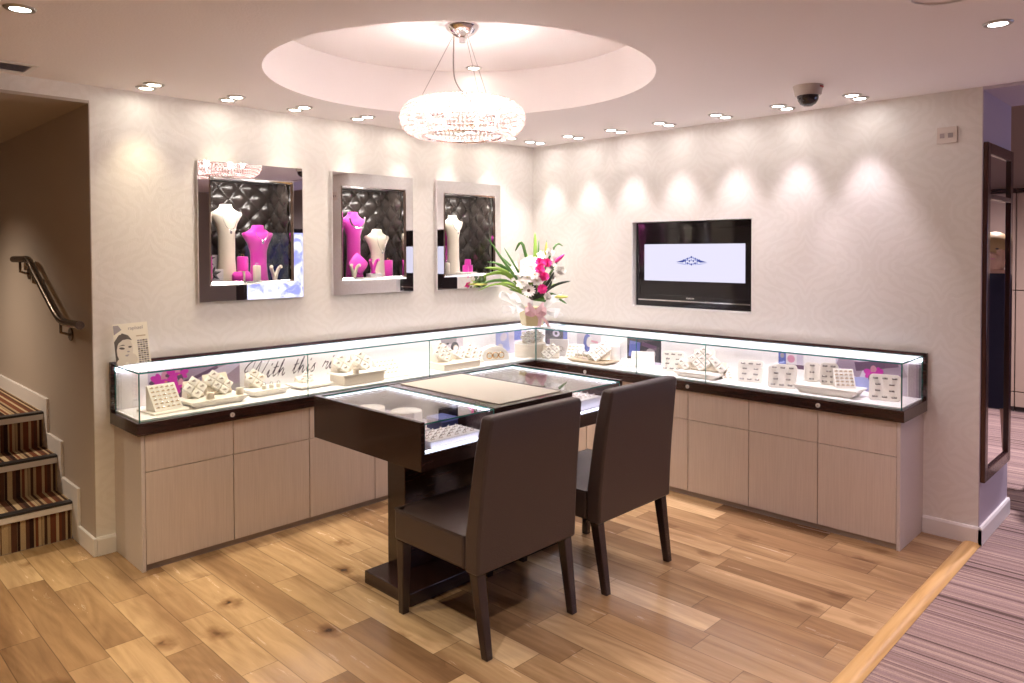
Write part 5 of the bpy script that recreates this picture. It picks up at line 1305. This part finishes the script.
def bloom(px, py, d, r, kind, mat, nm):
    c = fp(px, py, d); up = (FT * 1.0 + V((0, 0, 0.55)) + FR * ((px - 535) * 0.012)).normalized()
    e1 = up.cross(V((0, 0, 1))).normalized(); e2 = up.cross(e1)
    b = MB(); mats = [mat]
    if kind == 'daisy':
        mats = [mat, 'centre']
        for k in range(16):
            a = 2 * PI * k / 16; petal(b, c, e1 * cos(a) + e2 * sin(a), up, r, r * 0.16, -0.1 + 0.1 * (k % 2))
        b.ball(tuple(c + up * 0.004), r * 0.24, 10, 6, 1)
    elif kind == 'lily':
        mats = [mat, 'budy']
        for k in range(6):
            a = 2 * PI * k / 6 + px; petal(b, c, e1 * cos(a) + e2 * sin(a) + up * 0.30, up, r, r * 0.33, -0.25)
        for k in range(3):
            a = 2 * PI * k / 3; b.tube([c, c + up * r * 0.5 + (e1 * cos(a) + e2 * sin(a)) * r * 0.15], 0.0015, 5, 1)
    elif kind == 'carnation':
        for L in range(3):
            m = (11, 9, 6)[L]
            for k in range(m):
                a = 2 * PI * k / m + L * 0.4; j = random.uniform(-0.12, 0.12)
                petal(b, c + up * 0.006 * L, e1 * cos(a) + e2 * sin(a) + up * (0.25 + 0.55 * L + j), up, r * (1.0 - 0.16 * L), r * 0.30, 0.15 + j)
    else:   # rose / cluster
        for L in range(3):
            m = (6, 5, 3)[L]
            for k in range(m):
                a = 2 * PI * k / m + L * 0.6; petal(b, c + up * 0.003 * L, e1 * cos(a) + e2 * sin(a) + up * (0.4 + 0.7 * L), up, r * (1 - 0.15 * L), r * 0.42, 0.35)
    b.build(nm, mats, t, world=False, smooth=True, angle=180)
BL = [(527, 290, .17, .056, 'daisy', 'petalw', 'white_gerbera')]
for (px, py, d, r) in ((519, 271, .12, .058), (526, 278, .15, .055), (531, 270, .13, .060), (528, 262, .10, .055), (520, 283, .15, .050), (515, 277, .10, .050), (535, 281, .16, .045), (522, 265, .08, .050), (540, 256, .06, .042), (535, 262, .10, .045), (512, 270, .08, .040), (524, 272, .16, .045), (533, 275, .16, .045), (518, 264, .06, .040)):
    BL.append((px, py, d, r, 'lily', 'petalw', 'white_lily'))
for (px, py, d, r) in ((549, 267, .10, .042), (558, 273, .08, .046), (548, 254, .06, .040), (550, 278, .10, .034), (545, 297, .17, .036), (553, 262, .07, .034)):
    BL.append((px, py, d, r, 'rose', 'petalw', 'white_rose'))
for (px, py, d, r) in ((538, 270, .17, .042), (542, 277, .18, .042), (545, 264, .14, .040), (538, 263, .14, .038), (540, 289, .19, .042)):
    BL.append((px, py, d, r, 'carnation', 'petalp', 'pink_carnation'))
for px, py, d, r, kind, mat, nm in BL:
    bloom(px, py, d, r, kind, mat, nm)
b = MB(); c0 = fp(532, 300, 0.05)
for (x, y, mx_, my_, w, mi) in ((534, 233, 534, 260, .022, 1), (538, 240, 536, 265, .010, 0), (546, 240, 542, 262, .008, 0), (514, 252, 522, 246, .016, 0), (562, 247, 552, 249, .011, 0), (488, 240, 508, 268, .012, 0), (484, 268, 505, 272, .020, 1), (482, 276, 505, 274, .022, 1),
     (492, 262, 508, 272, .018, 0), (486, 262, 505, 268, .010, 0), (480, 283, 505, 281, .018, 0), (499, 256, 513, 270, .010, 0), (503, 248, 515, 268, .010, 0), (495, 284, 510, 284, .016, 1), (551, 303, 540, 300, .014, 0), (565, 304, 552, 297, .015, 0), (560, 299, 548, 294, .014, 0),
     (530, 256, 528, 275, .022, 0), (541, 250, 540, 270, .016, 1), (553, 284, 546, 290, .015, 1), (556, 262, 548, 274, .012, 0), (512, 262, 520, 280, .014, 0), (508, 290, 518, 292, .012, 0), (494, 250, 510, 272, .008, 0), (478, 290, 500, 284, .010, 1), (535, 250, 534, 270, .012, 1), (526, 254, 527, 268, .009, 1)):
    dd = random.uniform(0.0, 0.10)
    blade(b, [c0, fp(mx_, my_, dd + 0.05), fp(x, y, dd)], w * 0.72, mi)
b.build('foliage', ['leafgreen', 'leaflime'], t, world=False, smooth=True, angle=180)
b = MB()
for (x, y, mx_, my_, w) in ((568, 281, 553, 285, .010), (519, 272, 524, 285, .012), (552, 272, 545, 284, .012), (532, 283, 533, 290, .016), (550, 280, 545, 290, .012), (524, 290, 528, 296, .012)):
    blade(b, [c0, fp(mx_, my_, 0.13), fp(x, y, 0.14)], w)
b.build('dark_foliage', 'leafdark', t, world=False, smooth=True, angle=180)
def bud(p0, p1, r, mat, nm):
    p0, p1 = V(p0), V(p1)
    b = MB(); b.tube([p0 + (p1 - p0) * f for f in (0, .1, .3, .55, .8, .95, 1)], [r * k for k in (.3, .7, 1, 1, .75, .4, .1)], 10); b.build(nm, mat, t, world=False, smooth=True)
bud(fp(553, 263, .1), fp(562, 255, .12), 0.015, 'petalp', 'pink_bud'); bud(fp(552, 296, .17), fp(565, 296, .19), 0.014, 'budy', 'yellow_bud'); bud(fp(544, 256, .06), fp(545, 243, .06), 0.011, 'budy', 'green_bud'); bud(fp(518, 268, .12), fp(517, 254, .13), 0.013, 'petalw', 'white_bud'); bud(fp(487, 284, .1), fp(474, 284, .1), 0.008, 'budy', 'green_bud')
# crumpled tulle around the vase rim and the ribbon
def crumple(u0, u1, seedv, nm, zr=0.17):
    rr = 0.165 if zr > 0.1 else 0.15
    b = MB(); nu, nv = 26, 9; vs = []; fs = []
    for j in range(nv + 1):
        v = j / nv
        for i in range(nu + 1):
            u = u0 + (u1 - u0) * i / nu
            w = 0.014 * sin(u * 9 + seedv) + 0.012 * sin(u * 17 + v * 5) + 0.010 * sin(v * 9 + u * 5)
            r = 0.085 + rr * v + w * (0.3 + v)
            z = 0.120 + zr * v - 0.05 * v * v + 0.030 * sin(u * 13 + seedv) * v + 0.012 * sin(u * 23) * v
            vs.append((r * cos(u), r * sin(u), z))
    for j in range(nv):
        for i in range(nu): o = j * (nu + 1) + i; fs.append((o, o + 1, o + nu + 2, o + nu + 1))
    b.add(vs, fs); return b.build(nm, 'tulle', t, world=False, smooth=True, angle=180)
aC = atan2(FT.y, FT.x)
crumple(aC - 1.75, aC - 0.45, 3, 'tulle_wrap'); crumple(aC - 1.70, aC - 0.40, 8, 'tulle_wrap', 0.07); crumple(aC + 0.6, aC + 1.5, 11, 'tulle_wrap', 0.04); crumple(aC + 0.6, aC + 1.55, 5, 'tulle_wrap')
b = MB()
for s in (-1, 1):
    for k in range(2):
        base = fp(534, 312, 0.125); p = [base, base + FR * s * 0.045 + V((0, 0, 0.035 + 0.02 * k)) + FT * 0.02, base + FR * s * (0.085 - 0.02 * k) + V((0, 0, 0.01 + 0.04 * k)) + FT * 0.01, base + FR * s * 0.04 + V((0, 0, -0.012)), base]
        q = spline(p, 5); vs = []
        for a in q: vs += [a + V((0, 0, 0.022)) - FT * 0.012, a - V((0, 0, 0.018)) + FT * 0.012]
        b.add(vs, [(2 * i, 2 * i + 1, 2 * i + 3, 2 * i + 2) for i in range(len(q) - 1)])
for (x0, x1, x2) in ((534, 538, 537), (536, 542, 547)):
    q = spline([fp(x0, 312, 0.125), fp(x1, 318, 0.128), fp(x2, 325.5, 0.125)], 5); vs = []
    for a in q: vs += [a - FR * 0.014, a + FR * 0.014]
    b.add(vs, [(2 * i, 2 * i + 1, 2 * i + 3, 2 * i + 2) for i in range(len(q) - 1)])
b.build('ribbon_bow', 'ribbon', t, world=False, smooth=True, angle=180)

# ------------------------------------------------------------------ fittings on ceiling and walls
t = thing('security_camera', 'dome security camera on the ceiling near the television wall', 'camera', (-0.685, -2.628, H))
b = MB(); b.lathe([(0.0001, -0.052), (0.062, -0.052), (0.066, -0.048), (0.074, -0.006), (0.076, -0.0005)], seg=32); hs = b.build('housing', 'cctv', t, world=False, smooth=True)
b = MB(); b.lathe([(0.0001, -0.108), (0.02, -0.106), (0.038, -0.096), (0.05, -0.078), (0.055, -0.060), (0.055, -0.0525)], seg=32); b.build('dome', 'dome', t, world=False, smooth=True)
b = MB(MX.Rotation(RAD(-135 + 42), 4, 'Z')); b.box(0.0725, 0.0755, -0.018, 0.018, -0.017, -0.009); b.build('red_label', 'red', hs, world=False)
t = thing('switch_plate', 'square cream wall plate high on the right wall', 'wall plate', (-0.006, -3.114, 2.178))
b = MB(); b.box(-0.004, 0.0055, -0.05, 0.05, 0, 0.09); b.build('plate', 'plate', t, world=False, bevel=0.002)
b = MB(); b.box(-0.006, -0.004, -0.03, -0.006, 0.03, 0.055); b.box(-0.006, -0.004, 0.012, 0.034, 0.03, 0.055); b.build('buttons', 'grey_mark', t, world=False)
t = thing('air_vent', 'slatted air vent in the ceiling above the stair opening', 'vent', (-3.97, -0.19, H))
b = MB()
for (x0, x1, y0, y1) in ((-0.30, 0.30, -0.105, -0.08), (-0.30, 0.30, 0.08, 0.105), (-0.30, -0.275, -0.08, 0.08), (0.275, 0.30, -0.08, 0.08)): b.box(x0, x1, y0, y1, -0.008, -0.0005)
b.build('frame', 'white', t, world=False, bevel=0.002)
b = MB(); b.box(-0.276, 0.276, -0.081, 0.081, -0.002, -0.0008); b.build('backing', 'gap', t, world=False)
for k in range(7):
    y = -0.066 + 0.022 * k
    b = MB(); b.hexa([(-0.275, y - 0.009, -0.0075), (0.275, y - 0.009, -0.0075), (0.275, y - 0.006, -0.0075), (-0.275, y - 0.006, -0.0075)], [(-0.275, y + 0.005, -0.0025), (0.275, y + 0.005, -0.0025), (0.275, y + 0.008, -0.0025), (-0.275, y + 0.008, -0.0025)]); b.build('slat', 'p_lav', t, world=False)
t = thing('ceiling_speaker', 'round flush disc in the ceiling above the right wall', 'speaker', (-1.775, -3.56, H))
b = MB(); b.lathe([(0.0001, -0.003), (0.112, -0.003), (0.118, -0.008), (0.130, -0.006), (0.132, -0.0005)], seg=40); b.build('grille', 'ceil', t, world=False, smooth=True)
b = MB(); b.torus((0, 0, -0.006), 0.115, 0.004, n=40); b.build('rim', 'white', t, world=False, smooth=True)

# tall mirror on the return of the right wall
MY = YR - 0.0045
t = thing('wall_mirror', 'tall narrow mirror in a mahogany frame by the opening', 'mirror', (0.31, MY, 0.335))
mx0, mx1, mz0, mz1 = 0.004, 0.625, 0.335, 2.170; fw = 0.062
def stile(x0, x1, z0, z1):
    b = MB(); b.box(x0, x1, MY - 0.024, MY, z0, z1); return b
stile(mx0, mx0 + fw, mz0, mz1).build('stile', 'wood_red', t, bevel=0.004); stile(mx1 - fw, mx1, mz0, mz1).build('stile', 'wood_red', t, bevel=0.004)
for z0 in (mz0, mz1 - fw, 1.865): stile(mx0 + fw, mx1 - fw, z0, z0 + (fw if z0 != 1.865 else 0.03)).build('rail', 'wood_red', t, bevel=0.004)
b = MB(); b.box(mx0 + fw - 0.004, mx1 - fw + 0.004, MY - 0.010, MY - 0.002, mz0 + fw - 0.004, 1.867); b.build('mirror_panel', 'mirror', t)
b = MB(); b.box(mx0 + fw - 0.004, mx1 - fw + 0.004, MY - 0.010, MY - 0.002, 1.893, mz1 - fw + 0.004); b.build('mirror_panel', 'mirror', t)

# next room: panelled storage doors, seen past the mirror
for k in range(4):
    y1 = -1.7 - k * 1.02
    t = thing('storage_door', 'tall beige panelled storage front in the next room, %s from the opening' % ORD[k], 'storage door', (4.0, y1 - 0.5, 0))
    for z0, z1 in ((0.05, 0.19), (0.20, 1.185), (1.195, 2.14)):
        b = MB(); b.box(4.0, 4.045, y1 - 1.01, y1, z0, z1); b.build('panel', 'beige', t, bevel=0.003)
    b = MB(); b.box(3.985, 4.045, y1 - 1.01, y1, 2.145, 2.185); b.build('head_rail', 'wood', t)
    b = MB(); b.box(4.02, 4.045, y1 - 1.01, y1, 0.0, 0.046); b.build('plinth', 'gap', t)
# lit display wall behind the camera, it shows only in the mirrors
for k, (x0, x1, mt, lab) in enumerate(((0.05, 2.0, 'boxlight_w', 'white lit display box across the shop reflected in the niche frames'), (2.3, 3.8, 'boxlight', 'blue lit display box across the shop reflected in the niche frames'))):
    t = thing('light_box', lab, 'light box', ((x0 + x1) / 2, -5.6, 0))
    b = MB(); b.box(x0, x1, -5.75, -5.45, 0.0, 0.85); b.build('cabinet', 'darkunit', t)
    b = MB(); b.box(x0, x1, -5.75, -5.52, 0.851, 1.92); b.build('surround', 'darkunit', t)
    b = MB(); b.box(x0 + 0.05, x1 - 0.05, -5.519, -5.510, 0.90, 1.86); b.build('lit_panel', mt, t)

# ------------------------------------------------------------------ person reflected in the tall mirror
PX, PY = 1.55, -3.56
t = thing('person', 'blond person in a long navy dress standing by the opening, seen in the tall mirror', 'person', (PX, PY, 0))
me = bpy.data.meshes.new('body'); bo = bpy.data.objects.new('body', me); COL.objects.link(bo); bo.parent = t
J = {}; verts = []; edges = []; rad = []
def jt(n, p, r, par=None):
    J[n] = len(verts); verts.append(p); rad.append(r)
    if par: edges.append((J[par], J[n]))
jt('pelvis', (0, 0, 0.92), 0.135); jt('waist', (0, 0, 1.06), 0.11, 'pelvis'); jt('chest', (0, 0.0, 1.25), 0.125, 'waist'); jt('upper', (0, 0.01, 1.37), 0.10, 'chest'); jt('neck', (0, 0.005, 1.45), 0.045, 'upper'); jt('chin', (0.01, 0, 1.52), 0.055, 'neck'); jt('skull', (0.0, 0, 1.60), 0.085, 'chin'); jt('crown', (0, 0, 1.665), 0.06, 'skull'); jt('nose', (-0.085, 0, 1.565), 0.014, 'chin')
for s, nm in ((1, 'l'), (-1, 'r')):
    jt('sh' + nm, (0, s * 0.16, 1.37), 0.055, 'upper'); jt('el' + nm, (0.03, s * 0.21, 1.10), 0.040, 'sh' + nm); jt('wr' + nm, (-0.06, s * 0.19, 0.87), 0.027, 'el' + nm); jt('pa' + nm, (-0.075, s * 0.185, 0.80), 0.032, 'wr' + nm)
    for k in range(4): jt('f%d%s' % (k, nm), (-0.10 + 0.017 * k, s * 0.183, 0.735 - 0.006 * (k in (1, 2))), 0.009, 'pa' + nm); jt('g%d%s' % (k, nm), (-0.098 + 0.017 * k, s * 0.175, 0.70 - 0.01 * (k in (1, 2))), 0.008, 'f%d%s' % (k, nm))
    jt('th' + nm, (-0.112, s * 0.175, 0.79), 0.009, 'pa' + nm)
    jt('hp' + nm, (0, s * 0.09, 0.86), 0.10, 'pelvis'); jt('kn' + nm, (-0.01, s * 0.095, 0.48), 0.055, 'hp' + nm); jt('an' + nm, (0.015, s * 0.095, 0.09), 0.036, 'kn' + nm); jt('to' + nm, (-0.13, s * 0.105, 0.03), 0.03, 'an' + nm)
me.from_pydata(verts, edges, []); me.materials.append(M['skin'])
sk = bo.modifiers.new('skin', 'SKIN'); ss = bo.modifiers.new('sub', 'SUBSURF'); ss.levels = 1; ss.render_levels = 2
for i, v in enumerate(me.skin_vertices[0].data): v.radius = (rad[i], rad[i]); v.use_root = (i == 0)
b = MB(); b.loft([(0, 0, 0.50, 0.20, 0.25), (0, 0, 0.75, 0.18, 0.22), (0, 0, 0.95, 0.165, 0.205), (0, 0, 1.08, 0.135, 0.165), (0, 0, 1.26, 0.150, 0.185), (0, 0.005, 1.37, 0.115, 0.195), (0, 0.005, 1.425, 0.065, 0.10)], 24)
for s in (1, -1): b.tube([(0, s * 0.15, 1.37), (0.01, s * 0.19, 1.24), (0.03, s * 0.215, 1.10), (-0.03, s * 0.20, 0.95), (-0.055, s * 0.192, 0.885)], [0.070, 0.062, 0.055, 0.046, 0.040], 12)
b.build('navy_dress', 'navycloth', t, world=False, smooth=True, angle=60)
b = MB(); b.ball((0.018, 0, 1.625), (0.098, 0.095, 0.095), 16, 10); b.ball((0.055, 0, 1.55), (0.062, 0.085, 0.11), 14, 8); b.build('hair', 'blond', t, world=False, smooth=True)

for s_ in (1, -1):
    b = MB(); b.loft([(-0.055, s_ * 0.10, 0.0, 0.115, 0.042), (-0.055, s_ * 0.10, 0.035, 0.110, 0.044), (-0.01, s_ * 0.098, 0.062, 0.062, 0.044), (0.012, s_ * 0.096, 0.078, 0.044, 0.040)], 18); b.build('shoe', 'navy', t, world=False, smooth=True, angle=60)
    b = MB(); b.ball((-0.083, s_ * 0.032, 1.598), (0.006, 0.011, 0.006), 10, 6); b.build('eye', 'p_dark', t, world=False, smooth=True)
b = MB(); b.ball((-0.066, 0, 1.528), (0.006, 0.020, 0.005), 10, 6); b.build('mouth', 'p_pink', t, world=False, smooth=True)

# ------------------------------------------------------------------ world and view
w = bpy.data.worlds.new('world'); sc.world = w; w.use_nodes = True
w.node_tree.nodes['Background'].inputs[0].default_value = (0.5, 0.45, 0.45, 1); w.node_tree.nodes['Background'].inputs[1].default_value = 0.05
sc.view_settings.view_transform = 'Standard'; sc.view_settings.look = 'None'; sc.view_settings.gamma = 1; sc.view_settings.use_curve_mapping = False
sc.view_settings.exposure = 1.27
sc.cycles.use_denoising = True
sc.cycles.sample_clamp_indirect = 6.0
sc.cycles.max_bounces = 10; sc.cycles.transparent_max_bounces = 24
sc.cycles.caustics_reflective = False; sc.cycles.caustics_refractive = False
